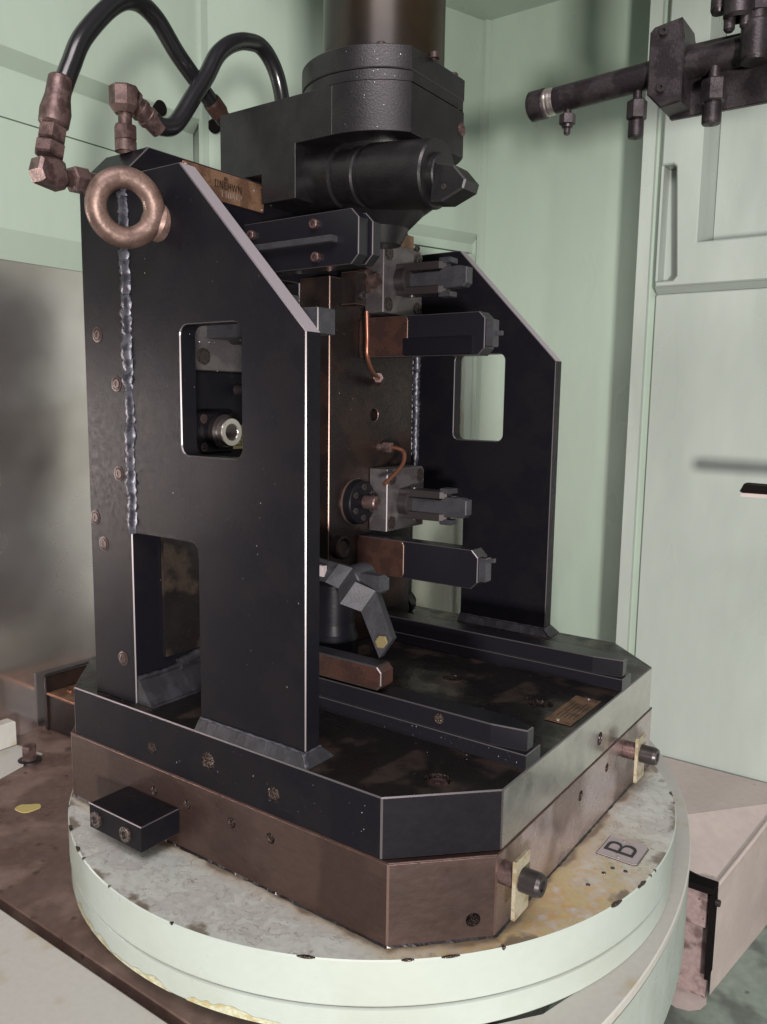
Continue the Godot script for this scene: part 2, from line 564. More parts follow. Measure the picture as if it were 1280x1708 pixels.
	textured("reflect_plate", blotch(140, 512, Color(0.52, 0.50, 0.475), Color(0.45, 0.43, 0.405), 0.004, 0.1, 0.5, 0.07, Color(0.05, 0.04, 0.03, 0.7), 0.93), 2.6, 1.0, 0.92, gray(37, 0.02, 512, 0.13, 0.30), grain, 0.004)  # brighter metal for the base's right face, standing in for its strong reflections
	textured("reflect_brown", blotch(144, 512, Color(0.50, 0.43, 0.43), Color(0.28, 0.22, 0.205), 0.004, 0.1, 0.5, 0.1, Color(0.05, 0.035, 0.03, 0.7), 0.92), 2.6, 1.0, 0.85, gray(38, 0.02, 512, 0.18, 0.42), pits, 0.035)  # paler copy of the pallet steel, its reflected light put into the colour
	mat("edge_steel", Color(0.11, 0.10, 0.105), 0.33, 0.7)
	mat("ground_face", Color(0.20, 0.195, 0.19), 0.24, 0.9)
	mat("lit_edge", Color(0.34, 0.31, 0.335), 0.4, 0.4)  # pale lavender for side plate chamfers, lit look put into the colour
	mat("edge_brown", Color(0.16, 0.105, 0.088), 0.35, 0.7)
	mat("rubber", Color(0.009, 0.009, 0.010), 0.22, 0.0, 0.5)
	mat("black_gap", Color(0.006, 0.005, 0.005), 0.8, 0.0, 0.15)
	mat("copper", Color(0.25, 0.105, 0.07), 0.36, 0.8)
	mat("bright_steel", Color(0.55, 0.50, 0.47), 0.28, 0.9)
	mat("black_screw", Color(0.035, 0.03, 0.03), 0.35, 0.5)
	mat("rusty_screw", Color(0.040, 0.024, 0.022), 0.45, 0.4)
	mat("white_metal", Color(0.34, 0.31, 0.31), 0.4, 0.2)
	mat("letter_black", Color(0.02, 0.02, 0.022), 0.5)
	textured("oil_paint", blotch(148, 256, Color(0.30, 0.265, 0.14), Color(0.36, 0.37, 0.27), 0.03, 0.1, 0.5, 0.2), 8.0, 0.3, 0.0)
	textured("beige_plate", blotch(152, 256, Color(0.27, 0.245, 0.18), Color(0.19, 0.155, 0.09), 0.02, 0.1, 0.55, 0.15), 9.0, 0.4, 0.1)
	mat("yellow_oil", Color(0.34, 0.29, 0.11), 0.25)
	mat("tip_gold", Color(0.23, 0.19, 0.09), 0.35, 0.7)
	mat("bar_sheen", Color(0.0092, 0.0088, 0.0118), 0.27, 0.2)
	var tt := mat("table_top", Color.WHITE, 0.24)
	tt.albedo_texture = table_texture()
	tt.uv1_scale = Vector3(1.0 / 0.9, -1.0 / 0.9, 1.0)
	tt.uv1_offset = Vector3(0.75 / 0.9, 0.15 / 0.9, 0.0)
	tt.heightmap_enabled = true
	tt.heightmap_texture = tt.albedo_texture
	tt.heightmap_scale = 0.05

# ------------------------------------------------------------------ the place
func wall_profile(called: String, prof: Array, v0: float, v1: float, m: Material, label: String, cat: String) -> MeshInstance3D:
	var st := mb()
	for i in prof.size() - 1:
		var a: Array = prof[i]
		var b: Array = prof[i + 1]
		quad(st, P(a[0], v0, a[1]), P(a[0], v1, a[1]), P(b[0], v1, b[1]), P(b[0], v0, b[1]), Vector3(1, 0.001, 0))
	# thickness: the back of the sheet
	quad(st, P(-1.12, v0, prof[0][1]), P(-1.12, v1, prof[0][1]), P(-1.12, v1, prof[-1][1]), P(-1.12, v0, prof[-1][1]), Vector3(-1, 0, 0))
	return struct(called, [[st, m]], label, cat)

func build_enclosure() -> void:
	var g: Material = M.green_wall
	# left wall of pressed sheet, in two lengths with a joint between them
	var upper := [[-1.0, 1.75], [-1.0, 1.087], [-1.022, 1.062], [-1.022, 0.983], [-1.045, 0.983], [-1.045, 0.977], [-1.012, 0.977], [-1.012, 0.80], [-1.034, 0.752]]
	wall_profile("left_wall", upper, -0.9, 0.617, g, "pale green sheet metal side wall with a pressed ledge and slot", "wall")
	# the farther length runs in at a slant to the corner
	var A := P(-1.0, 0.62, 0)
	var B := P(-0.742, 1.352, 0)
	var along := (B - A).normalized()
	var nrm := Vector3.UP.cross(along).normalized()
	if nrm.x < 0.0:
		nrm = -nrm
	var far := mb()
	var prof := [[0.0, 1.75], [0.0, 0.957], [-0.02, 0.934], [-0.02, 0.912], [-0.04, 0.912], [-0.04, 0.906], [-0.01, 0.906], [-0.01, 0.80], [-0.03, 0.752]]
	for k in prof.size() - 1:
		var a: Vector3 = nrm * float(prof[k][0]) + Vector3.UP * float(prof[k][1])
		var b: Vector3 = nrm * float(prof[k + 1][0]) + Vector3.UP * float(prof[k + 1][1])
		quad(far, A + a, B + a, B + b, A + b, nrm)
	quad(far, A - nrm * 0.1 + Vector3.UP * 1.75, B - nrm * 0.1 + Vector3.UP * 1.75, B - nrm * 0.1 + Vector3.UP * 0.752, A - nrm * 0.1 + Vector3.UP * 0.752, -nrm)
	struct("left_wall", [[far, g]], "pale green side wall length slanting in behind the round column to the corner", "wall")
	var ss := mb()
	box(ss, ss, -1.06, -1.035, -0.9, 0.62, -0.11, 0.7515)
	var lowa := A - nrm * 0.031
	var lowb := B - nrm * 0.031
	for k in 2:
		var off := -nrm * 0.02 * k
		quad(ss, lowa + off + Vector3.UP * -0.5, lowb + off + Vector3.UP * -0.5, lowb + off + Vector3.UP * 0.7515, lowa + off + Vector3.UP * 0.7515, nrm * (1.0 - 2.0 * k))
	struct("steel_splash_wall", [[ss, M.stainless]], "blurry stainless steel splash panel below the green side wall", "wall panel")
	var vs := mb()
	box(vs, vs, -1.0035, -0.992, 0.616, 0.632, 0.99, 1.74)
	struct("wall_rib", [[vs, g]], "narrow folded seam rib on the green side wall", "wall rib")
	for q in [[0.5159, 1.081], [0.6463, 1.0806]]:
		var h := mb()
		lathe(h, P(-0.9995 if q[0] < 0.6 else -0.9985 + (q[0] - 0.62) * 0.352, q[0], q[1]), Vector3.RIGHT if q[0] < 0.6 else nrm, [[0.0145, -0.02], [0.0145, 0.0012], [0.0115, 0.002], [0.0, 0.0016]], 18)
		var o := part(self, "wall_plug", [[h, M.black_gap]], "round black plug in the green wall " + ("left of the folded seam" if q[0] < 0.6 else "right of the folded seam, near the dark block"))
		o.set_meta("category", "plug")
		o.set_meta("group", "black wall plugs")
	var bw := mb()
	box(bw, bw, -0.80, 0.98, 1.345, 1.40, -0.6, 1.75)
	struct("back_wall", [[bw, g]], "plain pale green back wall behind the spray pipe", "wall")
	var cl := mb()
	box(cl, cl, -1.06, 0.98, 0.60, 1.345, 1.4765, 1.53)
	struct("ceiling", [[cl, g]], "pale green ceiling sheet of the machine", "ceiling")
	var cr := mb()
	prism(cr, cr, [PackedVector2Array([Vector2(-0.748, 1.335), Vector2(-0.736, 1.333), Vector2(-0.729, 1.3445), Vector2(-0.748, 1.3445)])], Vector3.ZERO, Vector3.RIGHT, Vector3.FORWARD, Vector3.UP, -0.1, 1.476, 0.0)
	struct("corner_seam", [[cr, g]], "vertical sealed seam in the corner of the green walls", "seam")
	# floor of the table bay, an oily plate
	var fl := mb()
	prism(fl, fl, [PackedVector2Array([Vector2(-1.05, -0.097), Vector2(-0.02, -0.097), Vector2(0.0, 0.10), Vector2(0.02, 0.45), Vector2(-0.25, 0.78), Vector2(-0.6, 1.02), Vector2(-1.05, 1.02)])], Vector3.ZERO, Vector3.RIGHT, Vector3.FORWARD, Vector3.UP, -0.16, -0.10, 0.0)
	struct("floor", [[fl, M.oily_floor]], "brown oily steel floor plate around the round table", "floor")
	var fp := mb()
	var fe := mb()
	box(fp, fe, -1.06, 0.15, -1.0, -0.1065, -0.15, -0.101, 0.004)
	struct("front_ledge", [[fp, M.stained_cream], [fe, M.stained_cream]], "pale painted sill plate in front of the oily floor", "ledge")
	var pf := mb()
	box(pf, pf, -1.1, 1.2, -0.1, 1.86, -0.56, -0.5)
	struct("pit_floor", [[pf, M.pit_floor]], "dull green lower floor beside the pink cover", "floor")
	var pk := mb()
	box(pk, pk, 0.17, 0.9, 0.98, 1.2, -0.5, -0.44, 0.004)
	struct("pit_step", [[pk, M.pit_floor]], "raised green step on the lower floor under the door", "step")

func build_door() -> void:
	var pv := 1.17
	var post := thing("door_post", "tall pale green door post between back wall and cabinet door", "post", P(-0.24, pv, -0.3))
	var st := mb()
	var se := mb()
	box(st, se, -0.2665, -0.2405, pv, pv + 0.12, -0.5, 1.69, 0.002)
	part(post, "front_strip", [[st, M.pale_door], [se, M.pale_door]])
	var s2 := mb()
	box(s2, s2, -0.2405, -0.2225, pv + 0.014, pv + 0.12, -0.5, 1.69)
	part(post, "recessed_strip", [[s2, M.green_wall]])
	var s3 := mb()
	box(s3, s3, -0.2665, -0.2525, pv + 0.1205, 1.345, -0.5, 1.69)
	part(post, "return_panel", [[s3, M.green_wall]])
	var d := thing("cabinet_door", "large pale green door with recessed window panel and edge grip", "door", P(0.1, pv, -0.3))
	var dm := mb()
	var de := mb()
	# upper leaf, with the grip recess cut in its edge and a recess for the window panel
	var outer := PackedVector2Array([Vector2(-0.2215, 0.765), Vector2(0.95, 0.765), Vector2(0.95, 1.65), Vector2(-0.2215, 1.65), Vector2(-0.2215, 1.008), Vector2(-0.198, 1.008), Vector2(-0.1915, 1.002), Vector2(-0.1785, 0.785), Vector2(-0.186, 0.776), Vector2(-0.2215, 0.776)])
	var win := PackedVector2Array([Vector2(-0.142, 0.849), Vector2(0.8, 0.849), Vector2(0.8, 1.6), Vector2(-0.142, 1.6)])
	prism(dm, de, [outer, win], Vector3(0, 0, -pv + 0.012), Vector3.RIGHT, Vector3.UP, Vector3.FORWARD, 0.0, 0.135, 0.003)
	part(d, "upper_leaf", [[dm, M.pale_door], [de, M.pale_door]])
	var wp := mb()
	box(wp, wp, -0.141, 0.799, pv + 0.112, pv + 0.12, 0.85, 1.599)
	part(d, "window_panel", [[wp, M.pale_door]])
	var gp := mb()
	box(gp, gp, -0.2205, -0.18, pv + 0.03, pv + 0.06, 0.777, 1.0075)
	box(gp, gp, -0.2213, -0.2165, pv - 0.010, pv + 0.0298, 0.777, 1.007)
	part(d, "edge_grip", [[gp, M.pale_door]])
	var lp := mb()
	var le := mb()
	box(lp, le, -0.2215, 0.95, pv + 0.004, pv + 0.03, -0.36, 0.752, 0.003)
	part(d, "lower_panel", [[lp, M.pale_door], [le, M.pale_door]])
	var ll := mb()
	quad(ll, P(-0.2213, pv - 0.010, 0.7645), P(0.95, pv - 0.010, 0.7645), P(0.95, pv + 0.006, 0.7525), P(-0.2213, pv + 0.006, 0.7525), Vector3(0, -1, 1))
	part(d, "bottom_lip", [[ll, M.pale_door]])
	# small black holder with a sticker, cut off by the picture's right edge
	var hb := thing("label_holder", "small black bar with a stained sticker in front of the door", "holder", P(0.03, 0.9, 0.36))
	var hm := mb()
	var he := mb()
	prism(hm, he, [PackedVector2Array([Vector2(0.0262, 0.3755), Vector2(0.0325, 0.389), Vector2(0.16, 0.387), Vector2(0.16, 0.372), Vector2(0.03, 0.3735)])], Vector3(0, 0, -0.9), Vector3.RIGHT, Vector3.UP, Vector3.FORWARD, 0.0, 0.03, 0.001)
	part(hb, "bar", [[hm, M.black_gap], [he, M.pipe_steel]])
	var hs := mb()
	box(hs, hs, 0.0285, 0.16, 0.9005, 0.929, 0.3665, 0.3728)
	part(hb, "sticker", [[hs, M.pink_sheet]])
	var hw := mb()
	box(hw, hw, 0.15, 0.17, 0.906, 1.166, 0.372, 0.386)
	part(hb, "stem", [[hw, M.black_gap]])

func build_table() -> void:
	var t := thing("rotary_table", "round pale painted rotary table with stained top under the fixture", "table", P(TC.x, TC.y, -0.1))
	var o := P(TC.x, TC.y, 0)
	var top := mb()
	lathe(top, o, Vector3.UP, [[TR - 0.0012, 0.0], [0.0, 0.0]], 160)
	part(t, "top_face", [[top, M.table_top]])
	var rim := mb()
	lathe(rim, o, Vector3.UP, [[TR - 0.001, -0.0485], [TR, -0.047], [TR, -0.0016], [TR - 0.0012, -0.0001]], 160)
	part(t, "rim", [[rim, M.table_paint]])
	var gr := mb()
	lathe(gr, o, Vector3.UP, [[TR - 0.0045, -0.0518], [TR - 0.0045, -0.0484]], 160)
	part(t, "groove", [[gr, M.dirty_pink]])
	var lo := mb()
	lathe(lo, o, Vector3.UP, [[TR - 0.03, -0.0999], [TR - 0.004, -0.081], [TR - 0.0015, -0.078], [TR - 0.0015, -0.053], [TR - 0.004, -0.0515]], 160)
	part(t, "lower_band", [[lo, M.table_paint]])
	# oil run along the foot of the lower band, and paint chipped off the upper edge
	var os := mb()
	var nz := noise(401, 0.35, 3)
	for i in 420:
		var aa := lerpf(-2.75, -0.9, i / 420.0)
		var ab := lerpf(-2.75, -0.9, (i + 1) / 420.0)
		var ha := maxf(0.0, 0.0045 + 0.010 * nz.get_noise_1d(i * 0.11))
		var hb := maxf(0.0, 0.0045 + 0.010 * nz.get_noise_1d(i * 0.11 + 0.11))
		var ra := P(cos(aa), sin(aa), 0)
		var rb := P(cos(ab), sin(ab), 0)
		quad(os, o + ra * (TR - 0.0011) + Vector3.UP * -0.0785, o + rb * (TR - 0.0011) + Vector3.UP * -0.0785, o + rb * (TR - 0.0011) + Vector3.UP * (-0.0785 + hb), o + ra * (TR - 0.0011) + Vector3.UP * (-0.0785 + ha), ra)
	part(t, "oil_run", [[os, M.oil_paint]]).set_meta("kind", "stuff")
	var cs := mb()
	for i in 20:
		var a := rng.randf_range(-2.6, 0.5)
		var w := 0.0015 + 0.008 * pow(rng.randf(), 3.0)
		var rr := P(cos(a), sin(a), 0)
		var tt := P(-sin(a), cos(a), 0)
		var c0 := o + rr * (TR - 0.0008)
		var dn := 0.0008 + 0.0016 * rng.randf()
		for k in 5:
			var x0 := w * (k / 5.0 * 2.0 - 1.0)
			var x1 := w * ((k + 1) / 5.0 * 2.0 - 1.0)
			var d0 := dn * (1.0 - pow(absf(x0) / w, 2.0))
			var d1 := dn * (1.0 - pow(absf(x1) / w, 2.0))
			var e0 := c0 + tt * x0 + rr * (0.001 - x0 * x0 * 1.2) + Vector3.UP * 0.00025
			var e1 := c0 + tt * x1 + rr * (0.001 - x1 * x1 * 1.2) + Vector3.UP * 0.00025
			quad(cs, e0 - rr * (d0 * 1.6 + 0.0008), e1 - rr * (d1 * 1.6 + 0.0008), e1, e0, Vector3.UP)
			quad(cs, e0, e1, e1 - Vector3.UP * (d1 + 0.0008), e0 - Vector3.UP * (d0 + 0.0008), rr)
	part(t, "chipped_edge", [[cs, M.gunk]]).set_meta("kind", "stuff")
	# letter plate
	var pl := mb()
	var pe := mb()
	prism(pl, pe, [PackedVector2Array([Vector2(0.0262, 0.2815), Vector2(0.0262, 0.3275), Vector2(0.0695, 0.3275), Vector2(0.0725, 0.3245), Vector2(0.0725, 0.2845), Vector2(0.0695, 0.2815)])], Vector3.ZERO, Vector3.RIGHT, Vector3.FORWARD, Vector3.UP, 0.0002, 0.0018, 0.0004)
	var bd := mb()
	prism(bd, bd, [PackedVector2Array([Vector2(0.0252, 0.2805), Vector2(0.0252, 0.3285), Vector2(0.0700, 0.3285), Vector2(0.0735, 0.325), Vector2(0.0735, 0.284), Vector2(0.0700, 0.2805)])], Vector3.ZERO, Vector3.RIGHT, Vector3.FORWARD, Vector3.UP, 0.0001, 0.0007, 0.0)
	var plate := part(t, "letter_plate", [[pl, M.white_metal], [pe, M.letter_black], [bd, M.gunk]])
	letters(plate, "letter", "B", 0.033, 0.0006, P(0.0485, 0.3045, 0.0021), Vector3(0, 0, -1), Vector3(-1, 0, 0), M.letter_black, "Droid Sans", 1.12)
	for q in [[0.0505, 0.2855], [0.0445, 0.3235]]:
		screw(plate, P(q[0], q[1], 0.0018), Vector3.UP, 0.0019, 0.0012, M.bright_steel)
	for q in [[0.066, 0.265], [0.052, 0.2625], [0.0415, 0.215], [0.0475, 0.247]]:
		var hl := mb()
		lathe(hl, P(q[0], q[1], 0.0), Vector3.UP, [[0.0026, 0.0], [0.0024, 0.0007], [0.0009, 0.0011], [0.0, 0.0006]], 10)
		part(t, "old_rivet", [[hl, M.gunk]])

	# curved cover of the swing arm beside the table
	var c := thing("curved_cover", "pale curved cover ring hugging the right side of the round table", "cover", P(0.05, 0.4, -0.3))
	var arc := PackedVector2Array()
	var cc := Vector2(-0.83, 0.273)
	for i in 49:
		var a := lerpf(-0.46, 0.72, i / 48.0)
		arc.append(cc + Vector2.from_angle(a) * 0.938)
	var poly := arc.duplicate()
	poly.append_array(PackedVector2Array([Vector2(-0.25, 0.86), Vector2(-0.02, 0.62), Vector2(0.075, 0.40), Vector2(0.0805, 0.23), Vector2(0.042, 0.103), Vector2(0.0, 0.05), Vector2(-0.03, -0.12)]))
	var cm := mb()
	var ce := mb()
	prism(cm, ce, [poly], Vector3.ZERO, Vector3.RIGHT, Vector3.FORWARD, Vector3.UP, -0.092, -0.08, 0.0015)
	part(c, "top_plate", [[cm, M.stained_cream], [ce, M.stained_cream]])
	var sk := mb()
	for i in arc.size() - 1:
		for k in 2:
			var rr := 0.9995 - 0.006 * k
			var a0 := cc + (arc[i] - cc) * rr
			var a1 := cc + (arc[i + 1] - cc) * rr
			quad(sk, P(a0.x, a0.y, -0.0925), P(a1.x, a1.y, -0.0925), P(a1.x, a1.y, -0.20), P(a0.x, a0.y, -0.20), P(arc[i].x - cc.x, arc[i].y - cc.y, 0) * (1.0 - 2.0 * k))
	part(c, "skirt", [[sk, M.table_paint]])
	# pink guard below and behind the curved cover
	var pk := thing("pink_guard", "faded pink sheet metal guard sloping down beside the curved cover", "guard", P(0.05, 0.95, -0.5))
	var pm := mb()
	quad(pm, P(-0.16, 1.165, -0.25), P(0.30, 1.165, -0.25), P(0.106, 1.10, -0.25), P(-0.06, 0.90, -0.25), Vector3.UP)
	tri(pm, P(0.30, 1.165, -0.25), P(0.106, 1.10, -0.25), P(0.30, 1.12, -0.25), Vector3.UP)
	part(pk, "top_sheet", [[pm, M.pink_sheet]])
	var p2 := mb()
	quad(p2, P(-0.06, 0.90, -0.2503), P(0.106, 1.10, -0.2503), P(0.0585, 0.80, -0.2923), P(-0.05, 0.80, -0.2696), Vector3(0, 1, 1))
	part(pk, "slope_sheet", [[p2, M.pink_sheet]])
	var p3 := mb()
	quad(p3, P(0.106, 1.10, -0.2507), P(0.0585, 0.80, -0.2923), P(0.0585, 0.80, -0.50), P(0.106, 1.10, -0.50), Vector3(1, 0, 0.2))
	part(pk, "side_sheet", [[p3, M.pink_sheet]])
	var rb := mb()
	tube(rb, PackedVector3Array([P(0.108, 1.10, -0.249), P(0.085, 0.95, -0.2695), P(0.0595, 0.80, -0.291)]), func(_i: int, _k: int) -> float: return 0.004, 10)
	part(pk, "rounded_ridge", [[rb, M.pink_sheet]])
	# dirty bracket with a black edge
	var b := thing("dirty_bracket", "grimy pink bracket plate with black edge below the pink ridge", "bracket", P(0.03, 0.8, -0.5))
	var bm := mb()
	box(bm, bm, -0.06, 0.0545, 0.785, 0.798, -0.5, -0.2955)
	part(b, "plate", [[bm, M.dirty_pink]])
	var bk := mb()
	var bke := mb()
	box(bk, bke, -0.06, 0.0605, 0.765, 0.7985, -0.2954, -0.284, 0.002)
	box(bk, bke, 0.0546, 0.0605, 0.765, 0.7985, -0.45, -0.2955, 0.001)
	part(b, "black_edge", [[bk, M.black_gap], [bke, M.black_gap]])
	var bu := mb()
	box(bu, bu, -0.06, 0.05, 0.776, 0.7845, -0.365, -0.296, 0.002)
	part(b, "upper_pad", [[bu, M.dirty_pink]])
	var ft := mb()
	lathe(ft, P(0.02, 0.775, -0.53), Vector3.UP, [[0.06, -0.02], [0.058, 0.012], [0.04, 0.03], [0.0, 0.034]], 12)
	part(b, "foot", [[ft, M.pink_sheet]])
	screw(b, P(0.0607, 0.787, -0.317), Vector3.RIGHT, 0.006, 0.007, M.black_screw)

func build_left_floor_items() -> void:
	var br := thing("brass_bracket", "orange brown angle bracket standing between the splash panel and the fixture", "bracket", P(-0.9, 0.25, -0.1))
	var st := mb()
	var se := mb()
	box(st, se, -1.015, -0.905, 0.236, 0.42, -0.0985, -0.031, 0.002)
	part(br, "block", [[st, M.dark_brown], [se, M.edge_brown]])
	var s2 := mb()
	var e2 := mb()
	box(s2, e2, -1.015, -0.89, 0.232, 0.42, -0.0307, -0.026, 0.001)
	part(br, "top_plate", [[s2, M.brass_plate], [e2, M.copper]])
	var s3 := mb()
	box(s3, e2, -1.022, -1.0155, 0.232, 0.42, -0.0985, 0.004, 0.001)
	part(br, "upright", [[s3, M.dark_brown]])
	for q in [[-0.925, 0.262], [-0.985, 0.262]]:
		screw(br, P(q[0], q[1], -0.026), Vector3.UP, 0.007, 0.004, M.copper)
	var b := thing("hex_bolt", "dark hex head bolt with washer at the white corner plate", "bolt", P(-0.9214, 0.1384, -0.1))
	var bw := mb()
	lathe(bw, P(-0.9214, 0.1384, -0.1), Vector3.UP, [[0.019, -0.001], [0.019, 0.004], [0.012, 0.0045]], 22)
	part(b, "washer", [[bw, M.pipe_steel]])
	var bh := mb()
	lathe(bh, P(-0.9214, 0.1384, -0.1), Vector3.UP, [[0.0125, 0.0], [0.0125, 0.027], [0.011, 0.029], [0.0, 0.029]], 6)
	part(b, "hex_head", [[bh, M.fitting]])
	var wb := thing("white_corner_plate", "white painted angle plate at the left edge of the oily floor", "plate", P(-0.97, 0.1, -0.1))
	var wm := mb()
	var we := mb()
	box(wm, we, -1.02, -0.995, -0.07, 0.158, -0.0975, -0.052, 0.002)
	part(wb, "upright", [[wm, M.stained_cream], [we, M.stained_cream]])
	var w2 := mb()
	prism(w2, we, [PackedVector2Array([Vector2(-0.994, -0.07), Vector2(-0.865, -0.07), Vector2(-0.898, 0.07), Vector2(-0.925, 0.165), Vector2(-0.994, 0.158)])], Vector3.ZERO, Vector3.RIGHT, Vector3.FORWARD, Vector3.UP, -0.0998, -0.0965, 0.0)
	part(wb, "foot", [[w2, M.stained_cream]])
	var y := mb()
	var yl := PackedVector2Array()
	for i in 20:
		var a := TAU * i / 20
		yl.append(Vector2(-0.775, 0.047) + Vector2(cos(a) * 0.019, sin(a) * 0.013 * (1.0 + 0.2 * sin(3 * a))).rotated(0.75))
	prism(y, y, [yl], Vector3.ZERO, Vector3.RIGHT, Vector3.FORWARD, Vector3.UP, -0.0999, -0.0989, 0.0004)
	var yo := part(self, "oil_spot", [[y, M.yellow_oil]], "small yellow oval oil spot on the brown floor plate")
	yo.set_meta("category", "stain")

# plate with eight sides: chamfered edges, blind holes in its top and sides
func octa_plate(st: SurfaceTool, se: SurfaceTool, sh: SurfaceTool, stop: SurfaceTool, sg: SurfaceTool, poly: PackedVector2Array, y0: float, y1: float, b: float, top_holes: Array, side_holes: Dictionary) -> void:
	var l := oriented(poly, true)
	var cap := inset(l, b)
	var n := l.size()
	panel(stop, sh, cap, top_holes, Vector3(0, y1, 0), Vector3.RIGHT, Vector3.FORWARD, Vector3.UP)
	var f := fill2d(cap, [])
	for i in range(0, f.size(), 3):
		tri(st, P(f[i].x, f[i].y, y0), P(f[i + 1].x, f[i + 1].y, y0), P(f[i + 2].x, f[i + 2].y, y0), Vector3.DOWN)
	for i in n:
		var j := (i + 1) % n
		var e := (l[j] - l[i]).normalized()
		var nn := P(e.y, -e.x, 0)
		var len := l[i].distance_to(l[j])
		var o := P(l[i].x, l[i].y, 0)
		var ex := P(e.x, e.y, 0)
		panel(sg if i == 2 else st, sh, PackedVector2Array([Vector2(b, y0 + b), Vector2(len - b, y0 + b), Vector2(len - b, y1 - b), Vector2(b, y1 - b)]), side_holes.get(i, []), o, ex, Vector3.UP, nn)  # right side alone takes the metal brightened for its reflections
		var a0 := o + ex * b
		var a1 := o + ex * (len - b)
		var k := (j + 1) % n
		var e2 := (l[k] - l[j]).normalized()
		var b0 := P(l[j].x, l[j].y, 0) + P(e2.x, e2.y, 0) * b
		for q in [[y1 - b, y1, 1.0], [y0 + b, y0, -1.0]]:
			var lo := Vector3.UP * float(q[0])
			var hi := Vector3.UP * float(q[1])
			quad(se, a0 + lo, a1 + lo, P(cap[j].x, cap[j].y, 0) + hi, P(cap[i].x, cap[i].y, 0) + hi, nn + Vector3.UP * float(q[2]))
			tri(se, a1 + lo, b0 + lo, P(cap[j].x, cap[j].y, 0) + hi, nn + Vector3.UP * float(q[2]))
		quad(se, a1 + Vector3.UP * (y0 + b), b0 + Vector3.UP * (y0 + b), b0 + Vector3.UP * (y1 - b), a1 + Vector3.UP * (y1 - b), nn)

func build_pallet() -> void:
	var t := thing("pallet", "brown steel eight sided pallet slab clamped on the round table", "pallet", P(-0.33, 0.315, 0.0))
	var st := mb()
	var se := mb()
	var sh := mb()
	var x := -0.6567 + 0.0753 + 0.0006
	var left := []
	for q in [[-0.416, 0.0569], [-0.3578, 0.0578], [-0.2855, 0.0588], [-0.2272, 0.0605]]:
		left.append({"c": Vector2(q[0] + 0.6567 + 0.0006 - 0.0753, q[1]), "r": 0.0062, "d": 0.006})
	var right := []
	for q in [[0.2885, 0.0605, 0.0065], [0.3756, 0.0629, 0.006]]:
		right.append({"c": Vector2(q[0] - 0.0753, q[1]), "r": q[2], "d": 0.02})
	var ch := [{"c": Vector2(0.085, 0.021), "r": 0.0075, "d": 0.02}]
	var sg := mb()
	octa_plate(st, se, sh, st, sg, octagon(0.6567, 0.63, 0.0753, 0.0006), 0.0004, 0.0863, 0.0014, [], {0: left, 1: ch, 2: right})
	part(t, "slab", [[st, M.brown_steel], [se, M.edge_brown], [sh, M.gunk], [sg, M.reflect_brown]])
	# oily dirt along the foot of the slab, and rusty dirt in the joint above it
	var oc := octagon(0.6567, 0.63, 0.0753, 0.0006)
	var gz := noise(501, 0.3, 4)
	var gm := mb()
	var rm := mb()
	for k in [0, 1, 2]:
		var a := oc[k]
		var e := (oc[k + 1] - a).normalized()
		var nn := Vector2(e.y, -e.x)
		var len := a.distance_to(oc[k + 1])
		var n := int(len / 0.004)
		for i in n:
			var q := []
			for z in [i, i + 1]:
				var w := 0.0016 + 0.0018 * gz.get_noise_2d(z * 0.7, k * 50.0)
				q.append([a + e * (len * z / n), maxf(w, 0.0006)])
			var p0: Vector2 = q[0][0]
			var p1: Vector2 = q[1][0]
			quad(gm, P(p0.x, p0.y, 0.0022), P(p1.x, p1.y, 0.0022), P(p1.x + nn.x * q[1][1], p1.y + nn.y * q[1][1], 0.0003), P(p0.x + nn.x * q[0][1], p0.y + nn.y * q[0][1], 0.0003), Vector3.UP)
		var c0 := a - nn * 0.0006
		weld(rm, P(c0.x, c0.y, 0.0866), P(oc[k + 1].x - nn.x * 0.0006, oc[k + 1].y - nn.y * 0.0006, 0.0866), 0.0011, 60 + k)
	part(t, "oil_seam", [[gm, M.wet_black]]).set_meta("kind", "stuff")
	part(t, "joint_dirt", [[rm, M.rust_pad]]).set_meta("kind", "stuff")
	# low stop block with two screws on the near side
	var bm := mb()
	var be := mb()
	box(bm, be, -0.465, -0.371, -0.055, -0.0012, 0.018, 0.0485, 0.001)
	var blk := part(t, "stop_block", [[bm, M.black_oxide], [be, M.edge_steel]], "small black block bolted to the left foot of the pallet")
	for u in [-0.452, -0.398]:
		screw(blk, P(u, -0.055, 0.032), Vector3(0, 0, 1), 0.0095, 0.003, M.gunk)
	# two clamp plates on long cap screws at the right face
	for q in [[0.087, 0.0], [0.443, 0.0]]:
		var v: float = q[0]
		var pm := mb()
		var pe := mb()
		box(pm, pe, 0.0185, 0.0225, v - 0.0145, v + 0.0155, 0.027, 0.0875, 0.0006)
		part(t, "clamp_plate", [[pm, M.beige_plate], [pe, M.beige_plate]])
		var bs := mb()
		lathe(bs, P(0.0, v, 0.064), Vector3.RIGHT, [[0.0115, 0.0008], [0.0115, 0.0184]], 22)
		part(t, "spacer", [[bs, M.fitting]])
		screw(t, P(0.0226, v, 0.064), Vector3.RIGHT, 0.0118, 0.021, M.black_screw, "clamp_screw")

func bar_u(parent: Node, called: String, u0: float, u1: float, v0: float, v1: float, y0: float, y1: float, c: float, m: Material, e: Material, label := "") -> MeshInstance3D:
	var st := mb()
	var se := mb()
	prism(st, se, [PackedVector2Array([Vector2(u0, y0), Vector2(u1 - c, y0), Vector2(u1, y0 + c), Vector2(u1, y1 - c), Vector2(u1 - c, y1), Vector2(u0, y1)])], Vector3(0, 0, -v0), Vector3.RIGHT, Vector3.UP, Vector3.FORWARD, 0.0, v1 - v0, 0.001)
	return part(parent, called, [[st, m], [se, e]], label)

